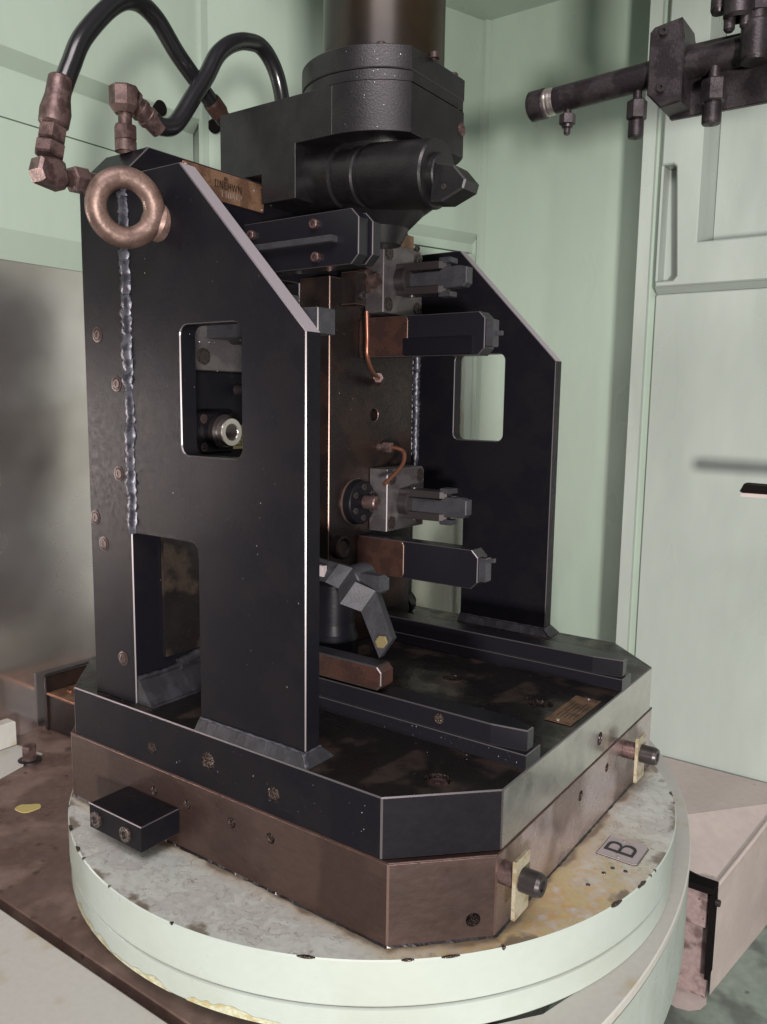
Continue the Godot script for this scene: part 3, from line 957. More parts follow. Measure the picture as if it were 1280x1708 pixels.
func build_fixture() -> void:
	var t := thing("machining_fixture", "tall black steel machining fixture with two side plates on a brown pallet", "fixture", P(-0.33, 0.315, 0.0863))
	var H := 0.1500
	# --- base plate
	var st := mb()
	var se := mb()
	var sh := mb()
	var sp := mb()
	var left := []
	for q in [[-0.4184, 0.1096, 0.0075], [-0.3223, 0.1200, 0.0105], [-0.2226, 0.111, 0.0085]]:
		left.append({"c": Vector2(q[0] + 0.6567 - 0.0842, q[1]), "r": q[2], "d": 0.004})
	var right := [{"c": Vector2(0.3458 - 0.0842, 0.1116), "r": 0.0085, "d": 0.03}]
	var tops := []
	for q in [[-0.0618, 0.0633, 0.014], [-0.2039, 0.3322, 0.014], [-0.0668, 0.3151, 0.0155], [-0.09, 0.535, 0.013]]:
		tops.append({"c": Vector2(q[0], q[1]), "r": q[2], "d": 0.009})
	var sg := mb()
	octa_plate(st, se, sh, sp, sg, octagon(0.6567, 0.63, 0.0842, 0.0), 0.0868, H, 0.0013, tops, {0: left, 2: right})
	var base := part(t, "base_plate", [[st, M.black_oxide], [se, M.edge_steel], [sh, M.gunk], [sp, M.wet_black], [sg, M.reflect_plate]])
	for q in [[-0.0618, 0.0633], [-0.2039, 0.3322], [-0.0668, 0.3151]]:
		screw(base, P(q[0], q[1], H - 0.0085), Vector3.UP, 0.0105, 0.006, M.dark_brown if q[1] > 0.1 else M.fitting)
	# --- slideways: step with a chamfered rail on top
	for k in 2:
		var v0 := 0.134 if k == 0 else 0.4195
		var sm := mb()
		var sme := mb()
		box(sm, sme, -0.4585, -0.0004, v0, v0 + 0.0345, H + 0.0002, 0.1663, 0.0009)
		part(t, "rail_step", [[sm, M.bar_sheen], [sme, M.edge_steel]])
		var rm := mb()
		var re := mb()
		prism(rm, re, [PackedVector2Array([Vector2(-0.4585, v0 + 0.001), Vector2(-0.042, v0 + 0.001), Vector2(-0.003, v0 + 0.0075), Vector2(-0.003, v0 + 0.0215), Vector2(-0.035, v0 + 0.0335), Vector2(-0.4585, v0 + 0.0335)])], Vector3.ZERO, Vector3.RIGHT, Vector3.FORWARD, Vector3.UP, 0.1665, 0.1895, 0.0012)
		var rail := part(t, "rail", [[rm, M.bar_sheen], [re, M.edge_steel]])
		if k == 0:
			screw(rail, P(-0.105, v0 + 0.0008, 0.1795), Vector3(0, 0, 1), 0.006, 0.0012, M.gunk)
	# --- back plate with chamfered shoulders and a slot
	var bp := mb()
	var bpe := mb()
	var g := 0.0113
	var w2 := 0.63 - g
	var slot := PackedVector2Array([Vector2(0.235, 0.60), Vector2(0.31, 0.60), Vector2(0.31, 0.685), Vector2(0.235, 0.685)])
	prism(bp, bpe, [PackedVector2Array([Vector2(g, H + 0.0005), Vector2(w2, H + 0.0005), Vector2(w2, 0.768), Vector2(w2 - 0.038, 0.806), Vector2(g + 0.038, 0.806), Vector2(g, 0.768)]), slot], Vector3(-0.54, 0, 0), Vector3.FORWARD, Vector3.UP, Vector3.RIGHT, 0.0, 0.08, 0.0012)
	var back := part(t, "back_plate", [[bp, M.black_oxide], [bpe, M.edge_steel]])
	for q in [[-0.5136, 0.5937], [-0.4801, 0.5362], [-0.4806, 0.4307], [-0.5293, 0.3736], [-0.5141, 0.3424], [-0.4833, 0.2033]]:
		var ring := mb()
		lathe(ring, P(q[0], g, q[1]), Vector3(0, 0, 1), [[0.0095, -0.001], [0.0092, 0.0006], [0.007, 0.0009], [0.0062, -0.0004], [0.0, -0.0004]], 18)
		var pg := part(back, "plug", [[ring, M.rusty_screw]])
		screw(pg, P(q[0], g, q[1]), Vector3(0, 0, 1), 0.0058, 0.0009, M.rusty_screw)
	# --- side plates
	for k in 2:
		var v0 := g if k == 0 else 0.63 - g - 0.0225
		var pm := mb()
		var pe := mb()
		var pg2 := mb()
		var outline := PackedVector2Array([Vector2(-0.3455, H + 0.0005), Vector2(-0.1887, H + 0.0005), Vector2(-0.1887, 0.5857), Vector2(-0.3644, 0.7659), Vector2(-0.4594, 0.7659), Vector2(-0.4594, 0.362), Vector2(-0.3575, 0.362), Vector2(-0.352, 0.3605), Vector2(-0.347, 0.3565), Vector2(-0.3455, 0.35)])
		prism(pm, pe, [outline, rrect(-0.3684, 0.4584, -0.2762, 0.5989, 0.011)], Vector3(0, 0, -v0), Vector3.RIGHT, Vector3.UP, Vector3.FORWARD, 0.0, 0.0225, 0.0011, pg2, [2])  # sloped top edge takes the pale colour that carries its lit look
		part(t, "side_plate", [[pm, M.black_oxide], [pe, M.edge_steel], [pg2, M.lit_edge]])
		# fillet welds at the foot and along the back plate
		var fm := mb()
		var fb := mb()
		var y1 := H + 0.0125
		var z0 := v0 - 0.0005
		var z1 := v0 + 0.023
		var oz := 0.0095
		var n := 40
		var nz := noise(300 + k, 0.3, 3)
		for i in n:
			var ua := lerpf(-0.3455, -0.188, float(i) / n)
			var ub := lerpf(-0.3455, -0.188, float(i + 1) / n)
			var wa := 0.0012 * nz.get_noise_1d(i * 0.8)
			var wb := 0.0012 * nz.get_noise_1d(i * 0.8 + 0.8)
			quad(fm, P(ua, z0, y1 + wa), P(ub, z0, y1 + wb), P(ub, z0 - oz, H + 0.0003), P(ua, z0 - oz, H + 0.0003), Vector3(0, 1, 1))
			quad(fm, P(ua, z1, y1 + wa), P(ub, z1, y1 + wb), P(ub, z1 + oz, H + 0.0003), P(ua, z1 + oz, H + 0.0003), Vector3(0, 1, -1))
		var w0 := 0.0012 * nz.get_noise_1d(n * 0.8)
		quad(fm, P(-0.188, z0, y1 + w0), P(-0.188, z1, y1 + w0), P(-0.177, z1 + oz, H + 0.0003), P(-0.177, z0 - oz, H + 0.0003), Vector3(1, 1, 0))
		tri(fm, P(-0.188, z0, y1 + w0), P(-0.188, z0 - oz, H + 0.0003), P(-0.177, z0 - oz, H + 0.0003), Vector3(1, 1, 1))
		tri(fm, P(-0.188, z1, y1 + w0), P(-0.188, z1 + oz, H + 0.0003), P(-0.177, z1 + oz, H + 0.0003), Vector3(1, 1, -1))
		quad(fm, P(-0.3457, z0, y1), P(-0.3457, z1, y1), P(-0.3457, z1 + oz, H + 0.0003), P(-0.3457, z0 - oz, H + 0.0003), Vector3(-1, 0, 0))
		for z in [z0 - 0.0003, z1 + 0.0003]:
			weld(fb, P(-0.344, z, y1 - 0.001), P(-0.189, z, y1 - 0.001), 0.0016, 7 + k)
		weld(fb, P(-0.188, z0, y1 - 0.001), P(-0.188, z1, y1 - 0.001), 0.0016, 9 + k)
		weld(fb, P(-0.1885, z0 - 0.001, y1 - 0.002), P(-0.178, z0 - oz + 0.001, H + 0.002), 0.0026, 11 + k)
		part(t, "foot_weld", [[fm, M.weld_dark], [fb, M.weld_steel]])
		var wm := mb()
		if k == 0:
			weld(wm, P(-0.4588, g + 0.0068, 0.7655), P(-0.4588, g + 0.0068, 0.362), 0.0108, 21)
		else:
			weld(wm, P(-0.4445, v0 + 0.001, 0.76), P(-0.4445, v0 + 0.001, 0.362), 0.0075, 22)
			quad(wm, P(-0.4592, v0 - 0.012, 0.76), P(-0.4592, v0 - 0.012, 0.362), P(-0.4445, v0 - 0.0012, 0.362), P(-0.4445, v0 - 0.0012, 0.76), Vector3(1, 0, 1))
		part(t, "weld_bead", [[wm, M.weld_steel]])
		# weld along the foot of the back plate, seen through the low openings
		var bw := mb()
		if k == 0:
			quad(bw, P(-0.4598, g + 0.002, H + 0.033), P(-0.4598, 0.16, H + 0.033), P(-0.432, 0.16, H + 0.0005), P(-0.432, g + 0.002, H + 0.0005), Vector3(1, 1, 0))
			tri(bw, P(-0.4598, g + 0.002, H + 0.033), P(-0.4598, g + 0.002, H + 0.0005), P(-0.432, g + 0.002, H + 0.0005), Vector3(0, 0, 1))
			weld(bw, P(-0.458, g + 0.003, H + 0.032), P(-0.458, 0.16, H + 0.033), 0.0032, 31)
			weld(bw, P(-0.433, g + 0.003, H + 0.001), P(-0.433, 0.16, H + 0.001), 0.0022, 32)
			weld(bw, P(-0.458, 0.075, H + 0.034), P(-0.458, 0.15, H + 0.05), 0.0075, 33)
		else:
			weld(bw, P(-0.452, 0.53, H + 0.012), P(-0.452, 0.60, H + 0.012), 0.017, 34)
			weld(bw, P(-0.448, 0.50, H + 0.01), P(-0.45, 0.60, H + 0.02), 0.013, 35)
		part(t, "root_weld", [[bw, M.weld_dark]])
	var lm := mb()
	box(lm, lm, -0.4592, -0.4545, 0.053, 0.16, H + 0.05, 0.40)
	part(t, "wear_plate", [[lm, M.wet_black]])
	# --- pillar pad on the back plate with a hole in its middle
	var pil := mb()
	var pie := mb()
	var pih := mb()
	prism(pil, pie, [PackedVector2Array([Vector2(0.31, H + 0.001), Vector2(0.524, H + 0.001), Vector2(0.524, 0.692), Vector2(0.31, 0.692)]), circle(Vector2(0.4194, 0.4996), 0.0098, 18)], Vector3(-0.4598, 0, 0), Vector3.FORWARD, Vector3.UP, Vector3.RIGHT, 0.0, 0.0558, 0.001)
	var pillar := part(t, "pillar_pad", [[pil, M.dark_brown], [pie, M.edge_brown]])
	lathe(pih, P(-0.45, 0.4194, 0.4996), Vector3.RIGHT, [[0.0, 0.0], [0.0125, 0.0]], 16)
	part(pillar, "hole_bottom", [[pih, M.black_gap]])
	# --- maker's plates
	var np := mb()
	var npe := mb()
	prism(np, npe, [rrect(0.098, 0.7675, 0.2365, 0.8035, 0.003)], Vector3(-0.4598, 0, 0), Vector3.FORWARD, Vector3.UP, Vector3.RIGHT, 0.0, 0.0016, 0.0004)
	var plate := part(t, "name_plate", [[np, M.brass_plate], [npe, M.copper]])
	var R := Vector3(0, 0, -1)
	letters(plate, "lettering", "NH", 0.0045, 0.0004, P(-0.458, 0.168, 0.796), R, Vector3.UP, M.dark_brown, "Droid Sans Mono")
	letters(plate, "lettering", "IINEHWN", 0.0085, 0.0004, P(-0.458, 0.172, 0.7875), R, Vector3.UP, M.dark_brown, "Droid Sans", 0.95)
	letters(plate, "lettering", "110412", 0.0085, 0.0005, P(-0.458, 0.1775, 0.777), R, Vector3.UP, M.bright_steel, "Droid Sans", 1.0)
	for q in [[0.102, 0.8], [0.2325, 0.8], [0.2325, 0.771], [0.102, 0.771]]:
		screw(plate, P(-0.4582, q[0], q[1]), Vector3.RIGHT, 0.0016, 0.0009, M.bright_steel)
	var n2 := mb()
	box(n2, n2, -0.4598, -0.4565, 0.48, 0.598, 0.766, 0.7975, 0.0004)
	part(t, "blank_plate", [[n2, M.brass_plate]])
	screw(t, P(-0.4595, 0.612, 0.78), Vector3.RIGHT, 0.0055, 0.004, M.black_screw)
	var n3 := mb()
	var n3e := mb()
	box(n3, n3e, -0.0415, -0.0085, 0.271, 0.366, H + 0.0003, H + 0.0018, 0.0004)
	var bp2 := part(t, "brass_tag", [[n3, M.brass_plate], [n3e, M.dark_brown]])
	for q in [[-0.027, 0.2755], [-0.023, 0.362]]:
		screw(bp2, P(q[0], q[1], H + 0.0018), Vector3.UP, 0.0022, 0.0012, M.bright_steel)
	for i in 5:
		var eng := mb()
		var x := -0.0345 + 0.0052 * i
		for q in [[0.288, 0.306 + 0.004 * (i % 2)], [0.312, 0.346 - 0.006 * (i % 3)]]:
			box(eng, eng, x, x + 0.0012, q[0], q[1], H + 0.0018, H + 0.00195)
		part(bp2, "engraved_line", [[eng, M.dark_brown]])
	# --- locating bars
	bar_u(t, "upper_rest_bar", -0.4035, -0.1965, 0.38, 0.408, 0.5835, 0.6405, 0.009, M.bar_sheen, M.edge_steel)
	bar_u(t, "lower_rest_bar", -0.4035, -0.1965, 0.38, 0.408, 0.2635, 0.3185, 0.010, M.bar_sheen, M.edge_steel)
	for q in [[0.5835, 0.6405, 0.6125], [0.2635, 0.3185, 0.304]]:
		var pad := mb()
		var pade := mb()
		prism(pad, pade, [rrect(-0.403, q[0] + 0.0005, -0.318, q[1] - 0.0005, 0.007)], Vector3(0, 0, -0.3798), Vector3.RIGHT, Vector3.UP, Vector3.BACK, 0.0, 0.0022, 0.0006)
		part(t, "rest_pad", [[pad, M.rust_pad], [pade, M.edge_brown]])
		var tip := mb()
		var tipe := mb()
		box(tip, tipe, -0.1963, -0.186, 0.3835, 0.4, q[0] + 0.011, q[1] - 0.0105, 0.0012)
		box(tip, tipe, -0.186, -0.1795, 0.395, 0.401, q[2] - 0.003, q[2] + 0.003, 0.0006)
		part(t, "rest_tip", [[tip, M.clamp_gray], [tipe, M.edge_steel]])
	screw(t, P(-0.262, 0.38, 0.594), Vector3(0, 0, 1), 0.0035, 0.0015, M.edge_steel)
	var us := mb()
	var use := mb()
	box(us, use, -0.325, -0.215, 0.3765, 0.3797, 0.585, 0.609, 0.0008)
	part(t, "rest_strip", [[us, M.black_oxide], [use, M.black_oxide]])
	var ub := bar_u(t, "upper_clamp_bar", -0.4595, -0.2705, 0.2, 0.219, 0.682, 0.7465, 0.011, M.bar_sheen, M.edge_steel)
	bar_u(t, "upper_clamp_bar", -0.4595, -0.266, 0.222, 0.2385, 0.684, 0.7445, 0.011, M.bar_sheen, M.edge_steel)
	var shf := mb()
	var shfe := mb()
	box(shf, shfe, -0.4595, -0.302, 0.188, 0.1998, 0.7085, 0.7165, 0.0009)
	part(ub, "ledge", [[shf, M.clamp_gray], [shfe, M.edge_steel]])
	for q in [[-0.4435, 0.731], [-0.337, 0.7335], [-0.334, 0.694]]:
		screw(ub, P(q[0], 0.1995, q[1]), Vector3(0, 0, 1), 0.0062, 0.006, M.fitting)
	bar_u(t, "lower_clamp_bar", -0.4555, -0.181, 0.132, 0.157, 0.1935, 0.221, 0.006, M.rust_pad, M.edge_steel)
	var ltop := mb()
	var ltope := mb()
	box(ltop, ltope, -0.4555, -0.188, 0.1335, 0.1555, 0.2207, 0.2216, 0.0003)
	part(t, "bar_top", [[ltop, M.clamp_gray], [ltope, M.clamp_gray]])
	bar_u(t, "stop_bar", -0.4555, -0.262, 0.116, 0.147, 0.594, 0.623, 0.001, M.clamp_gray, M.edge_steel)
	var sbk := mb()
	var sbke := mb()
	box(sbk, sbke, -0.4555, -0.315, 0.124, 0.144, 0.6235, 0.641, 0.001)
	part(t, "stop_shim", [[sbk, M.clamp_gray], [sbke, M.edge_steel]])
	# --- link clamps on grey blocks
	for k in 2:
		var cv := 0.442 if k == 0 else 0.459
		var cu := -0.370
		var y0 := 0.6485 if k == 0 else 0.3235
		var y1 := 0.7475 if k == 0 else 0.4185
		var cm := mb()
		var cme := mb()
		prism(cm, cme, [PackedVector2Array([Vector2(cv - 0.0515, y0), Vector2(cv + 0.0515, y0), Vector2(cv + 0.0515, y1 - 0.006), Vector2(cv + 0.0455, y1), Vector2(cv - 0.0515, y1)])], Vector3(-0.4035, 0, 0), Vector3.FORWARD, Vector3.UP, Vector3.RIGHT, 0.0, 0.0335, 0.0012)
		var cb := part(t, "clamp_block", [[cm, M.gray_steel], [cme, M.edge_steel]])
		for q in [[-0.0385, 0.011], [0.0385, 0.011], [-0.0385, -0.0125], [0.0385, -0.0125]]:
			var yy: float = y0 - q[1] if q[1] < 0 else y1 - q[1] - 0.003
			var cup := mb()
			lathe(cup, P(cu, cv + q[0], yy), Vector3.RIGHT, [[0.0105, -0.002], [0.0105, 0.0008], [0.0085, 0.0008], [0.0085, 0.0002], [0.0, 0.0002]], 18)
			part(cb, "counterbore", [[cup, M.gunk]])
			screw(cb, P(cu, cv + q[0], yy), Vector3.RIGHT, 0.0068, 0.0014, M.black_screw)
		var ym := 0.698 if k == 0 else 0.3645
		var hub := mb()
		lathe(hub, P(cu, cv - 0.006, ym), Vector3.RIGHT, [[0.021, 0.0], [0.021, 0.016], [0.018, 0.018], [0.0, 0.018]], 24)
		part(cb, "hub", [[hub, M.black_screw]])
		var fk := mb()
		var fke := mb()
		for s in [-1.0, 1.0]:
			var ya: float = ym + s * 0.017 - 0.0055
			prism(fk, fke, [PackedVector2Array([Vector2(-0.3695, cv - 0.020), Vector2(-0.300, cv - 0.014), Vector2(-0.292, cv - 0.006), Vector2(-0.292, cv + 0.006), Vector2(-0.300, cv + 0.012), Vector2(-0.3695, cv + 0.016)])], Vector3.ZERO, Vector3.RIGHT, Vector3.FORWARD, Vector3.UP, ya, ya + 0.011, 0.0008)
		part(cb, "fork", [[fk, M.black_screw], [fke, M.black_screw]])
		var fn := mb()
		var fne := mb()
		prism(fn, fne, [PackedVector2Array([Vector2(-0.36, -0.0135), Vector2(-0.315, -0.0135), Vector2(-0.308, -0.0165), Vector2(-0.262, -0.015), Vector2(-0.257, -0.010), Vector2(-0.257, 0.012), Vector2(-0.268, 0.0145), Vector2(-0.295, 0.0145), Vector2(-0.302, 0.0095), Vector2(-0.36, 0.0095)])], P(0, cv - 0.009, ym), Vector3.RIGHT, Vector3.UP, Vector3.FORWARD, 0.0, 0.018, 0.0012)
		part(cb, "finger", [[fn, M.clamp_gray], [fne, M.clamp_gray]])
		for s in [-1.0, 1.0]:
			var pin := mb()
			box(pin, pin, -0.302, -0.283, cv - 0.010, cv + 0.010, ym + s * 0.0235 - 0.004, ym + s * 0.0235 + 0.004, 0.001)
			part(cb, "pin_block", [[pin, M.clamp_gray]])
			screw(cb, P(-0.352, cv - 0.004, ym + s * 0.0225), Vector3.UP * s, 0.0042, 0.0022, M.edge_steel)
	# --- round flange with rod beside the lower block
	var fl := mb()
	lathe(fl, P(-0.4038, 0.372, 0.3705), Vector3.RIGHT, [[0.0345, 0.0], [0.0345, 0.003], [0.0325, 0.004], [0.0325, 0.014], [0.031, 0.0155], [0.0, 0.0155]], 36)
	var flange := part(t, "round_flange", [[fl, M.black_oxide]])
	var flr := mb()
	lathe(flr, P(-0.4037, 0.372, 0.3705), Vector3.RIGHT, [[0.0352, 0.0], [0.0352, 0.0028], [0.0346, 0.0031]], 36)
	part(flange, "rim_ring", [[flr, M.edge_brown]])
	for i in 6:
		var a := TAU * i / 6 + 0.5
		screw(flange, P(-0.3883, 0.372 + 0.023 * cos(a), 0.3705 + 0.023 * sin(a)), Vector3.RIGHT, 0.0052, 0.0025, M.black_screw)
	var rod := mb()
	lathe(rod, P(-0.388, 0.378, 0.3705), Vector3.RIGHT, [[0.0105, 0.0], [0.0105, 0.02], [0.009, 0.022], [0.0, 0.022]], 20)
	part(flange, "rod", [[rod, M.fitting]])
	# the same sort of rod and cap screws at the upper block
	var ur := mb()
	lathe(ur, P(-0.403, 0.375, 0.6915), Vector3.RIGHT, [[0.017, 0.0], [0.017, 0.02], [0.011, 0.022], [0.011, 0.034], [0.0, 0.035]], 22)
	part(t, "upper_rod", [[ur, M.fitting]])
	var ubk := mb()
	var ubke := mb()
	box(ubk, ubke, -0.4037, -0.378, 0.335, 0.360, 0.655, 0.700, 0.001)
	var ubp := part(t, "guide_block", [[ubk, M.dark_brown], [ubke, M.edge_brown]])
	screw(ubp, P(-0.3778, 0.349, 0.668), Vector3.RIGHT, 0.0062, 0.004, M.black_screw)
	# --- copper oil lines
	var c1 := mb()
	tube(c1, smooth_path([P(-0.364, 0.343, 0.645), P(-0.364, 0.345, 0.61), P(-0.365, 0.347, 0.583), P(-0.370, 0.366, 0.563), P(-0.380, 0.395, 0.5545)], 8), func(_i: int, _k: int) -> float: return 0.0032, 12)
	var cp := part(t, "copper_pipe", [[c1, M.copper]])
	var f1 := mb()
	lathe(f1, P(-0.3795, 0.394, 0.5548), P(-0.24, 0.30, -0.09).normalized() * 1.0, [[0.0, 0.0], [0.0078, 0.0], [0.0078, 0.012], [0.006, 0.014]], 6)
	lathe(f1, P(-0.3795, 0.394, 0.5548) + P(-0.24, 0.30, -0.09).normalized() * 0.012, P(-0.24, 0.30, -0.09), [[0.0062, 0.0], [0.0062, 0.02]], 14)
	part(cp, "fitting_nut", [[f1, M.fitting]])
	var c2 := mb()
	tube(c2, smooth_path([P(-0.385, 0.430, 0.4505), P(-0.367, 0.430, 0.4495), P(-0.354, 0.428, 0.443), P(-0.346, 0.41, 0.425), P(-0.340, 0.357, 0.402)], 8), func(_i: int, _k: int) -> float: return 0.0032, 12)
	var cp2 := part(t, "copper_pipe", [[c2, M.copper]])
	var f2 := mb()
	lathe(f2, P(-0.4038, 0.430, 0.4505), Vector3.RIGHT, [[0.0058, 0.0], [0.0058, 0.014]], 14)
	lathe(f2, P(-0.392, 0.430, 0.4505), Vector3.RIGHT, [[0.0, 0.0], [0.0085, 0.0], [0.0085, 0.013], [0.004, 0.015]], 6)
	part(cp2, "fitting_nut", [[f2, M.fitting]])
	# --- left hand locators seen through the side window
	var lb := mb()
	var lbe := mb()
	box(lb, lbe, -0.4597, -0.4405, 0.074, 0.20, 0.555, 0.625, 0.001)
	var lblock := part(t, "locator_block", [[lb, M.gray_steel], [lbe, M.edge_steel]])
	var cup2 := mb()
	lathe(cup2, P(-0.4403, 0.110, 0.5722), Vector3.RIGHT, [[0.0105, 0.0], [0.0105, 0.0009], [0.0088, 0.0009], [0.0088, 0.0003], [0.0, 0.0003]], 18)
	part(lblock, "counterbore", [[cup2, M.gunk]])
	screw(lblock, P(-0.4403, 0.110, 0.5722), Vector3.RIGHT, 0.0075, 0.0014, M.black_screw)
	var kn := mb()
	lathe(kn, P(-0.4403, 0.163, 0.607), Vector3.RIGHT, [[0.018, 0.0], [0.018, 0.025], [0.012, 0.028], [0.0, 0.028]], 22)
	part(lblock, "knob", [[kn, M.black_screw]])
	var mp := mb()
	box(mp, mp, -0.4597, -0.452, 0.06, 0.31, 0.44, 0.5545, 0.001)
	part(t, "mount_plate", [[mp, M.black_oxide]])
	var pinp := mb()
	lathe(pinp, P(-0.452, 0.175, 0.5325), P(0.3, 0.12, 0.0), [[0.0075, 0.0], [0.0075, 0.03], [0.0, 0.032]], 14)
	part(t, "spring_pin", [[pinp, M.black_screw]])
	var bu := mb()
	var bue := mb()
	box(bu, bue, -0.4518, -0.430, 0.085, 0.148, 0.452, 0.5045, 0.003)
	var bush := part(t, "bushing_block", [[bu, M.black_oxide], [bue, M.black_oxide]])
	var bb := mb()
	lathe(bb, P(-0.43, 0.1275, 0.4795), Vector3.RIGHT, [[0.022, -0.006], [0.022, 0.008], [0.019, 0.010], [0.017, 0.010]], 28)
	part(bush, "collar", [[bb, M.black_screw]])
	var bi := mb()
	lathe(bi, P(-0.43, 0.1275, 0.4795), Vector3.RIGHT, [[0.0175, 0.008], [0.0175, 0.0185], [0.0168, 0.0195], [0.0108, 0.0195], [0.0098, 0.0185], [0.0098, -0.01], [0.0, -0.01]], 28)
	part(bush, "bushing", [[bi, M.bright_steel]])
	screw(bush, P(-0.43, 0.0985, 0.496), Vector3.RIGHT, 0.0058, 0.0012, M.rusty_screw)
	screw(bush, P(-0.43, 0.0985, 0.461), Vector3.RIGHT, 0.0058, 0.0012, M.gunk)
	var dl := mb()
	box(dl, dl, -0.4519, -0.449, 0.158, 0.215, 0.455, 0.4865, 0.0004)
	var tag := part(t, "letter_tag", [[dl, M.tip_gold]])
	letters(tag, "lettering", "DEN", 0.0095, 0.0004, P(-0.4488, 0.1775, 0.471), Vector3.UP, Vector3(0, 0, 1), M.letter_black)
	# --- swing clamp at the foot of the pad
	var body := mb()
	lathe(body, P(-0.302, 0.196, 0.1915), Vector3.UP, [[0.032, -0.04], [0.032, 0.03], [0.029, 0.038], [0.027, 0.05], [0.027, 0.085], [0.024, 0.10], [0.012, 0.112], [0.0, 0.114]], 26)
	var swing := part(t, "swing_clamp", [[body, M.black_oxide]])
	var a1 := [Vector2(-0.315, 0.3045), Vector2(-0.2706, 0.3065), Vector2(-0.2559, 0.2998), Vector2(-0.2431, 0.2855), Vector2(-0.2206, 0.2776), Vector2(-0.1807, 0.2341)]
	var a2 := [Vector2(-0.315, 0.330), Vector2(-0.2579, 0.3286), Vector2(-0.2418, 0.3247), Vector2(-0.2284, 0.3120), Vector2(-0.2072, 0.3023), Vector2(-0.1702, 0.2552)]
	var vo := [0.152, 0.141, 0.147, 0.135, 0.146, 0.128]
	var am := mb()
	var ame := mb()
	for i in 5:
		var q0 := P(a1[i].x, vo[i], a1[i].y)
		var q1 := P(a1[i + 1].x, vo[i + 1], a1[i + 1].y)
		var q2 := P(a2[i + 1].x, vo[i + 1] + 0.010, a2[i + 1].y)
		var q3 := P(a2[i].x, vo[i] + 0.010, a2[i].y)
		var dd := P(-0.012, 0.026, -0.006)
		quad(am, q0, q1, q2, q3, Vector3(0.3, 0.3, 1))
		quad(am, q0 + dd, q1 + dd, q2 + dd, q3 + dd, Vector3(-0.3, -0.3, -1))
		quad(am, q0, q1, q1 + dd, q0 + dd, Vector3(-0.3, -1, 0))
		quad(am, q3, q2, q2 + dd, q3 + dd, Vector3(0.3, 1, 0))
		if i == 4:
			quad(am, q1, q2, q2 + dd, q1 + dd, Vector3(1, -0.4, 0))
	part(swing, "swing_arm", [[am, M.clamp_gray]])
	var tipm := mb()
	lathe(tipm, P(-0.1835, 0.1375, 0.250), P(0.3, -1.0, 0.25), [[0.008, -0.008], [0.008, 0.0035], [0.0068, 0.0045], [0.0, 0.0045]], 6)
	part(swing, "tip_pad", [[tipm, M.tip_gold]])
	var insm := mb()
	box(insm, insm, -0.292, -0.2755, 0.1445, 0.150, 0.311, 0.3245, 0.0006)
	part(swing, "bright_insert", [[insm, M.white_metal]])
	var knk := mb()
	lathe(knk, P(-0.252, 0.158, 0.302), P(0.15, 1.0, 0.1), [[0.0, 0.0], [0.017, 0.0], [0.021, 0.004], [0.021, 0.034], [0.017, 0.038], [0.0, 0.038]], 26)
	part(swing, "knuckle", [[knk, M.clamp_gray]])
	var lump := mb()
	box(lump, lump, -0.238, -0.205, 0.160, 0.180, 0.296, 0.318, 0.004)
	part(swing, "arm_boss", [[lump, M.clamp_gray]])
	var cpb := mb()
	lathe(cpb, P(-0.395, 0.318, 0.31), Vector3.RIGHT, [[0.017, 0.0], [0.017, 0.012], [0.014, 0.014], [0.01, 0.011], [0.0, 0.011]], 20)
	part(t, "port_boss", [[cpb, M.dark_brown]])
	# --- lifting eye on the near side plate
	var ey := mb()
	var ec := P(-0.406, -0.026, 0.7175)
	var out := P(0.56, -0.62, 0.0).normalized()
	var ax := P(0.86, -0.42, -0.16).normalized()
	var e1 := Vector3.UP.cross(ax).normalized()
	var e2 := ax.cross(e1)
	var rp := PackedVector3Array()
	for i in 49:
		var a := TAU * i / 48
		rp.append(ec + e1 * cos(a) * 0.0298 + e2 * sin(a) * 0.0298)
	tube(ey, rp, func(_i: int, _k: int) -> float: return 0.0112, 18)
	var ring2 := part(t, "lifting_eye", [[ey, M.eye_steel]])
	var esh := mb()
	lathe(esh, P(-0.4, g, 0.709), (ec - P(-0.4, g, 0.709)), [[0.0205, -0.010], [0.0205, 0.002], [0.0185, 0.006], [0.0145, 0.010], [0.0128, 0.014], [0.0, 0.016]], 24)
	part(ring2, "shank_collar", [[esh, M.eye_steel]])

func nut(st: SurfaceTool, o: Vector3, d: Vector3, r: float, h: float) -> void:
	lathe(st, o, d, [[0.0, 0.0], [r * 0.86, 0.0], [r, r * 0.12], [r, h - r * 0.12], [r * 0.86, h], [0.0, h]], 6)

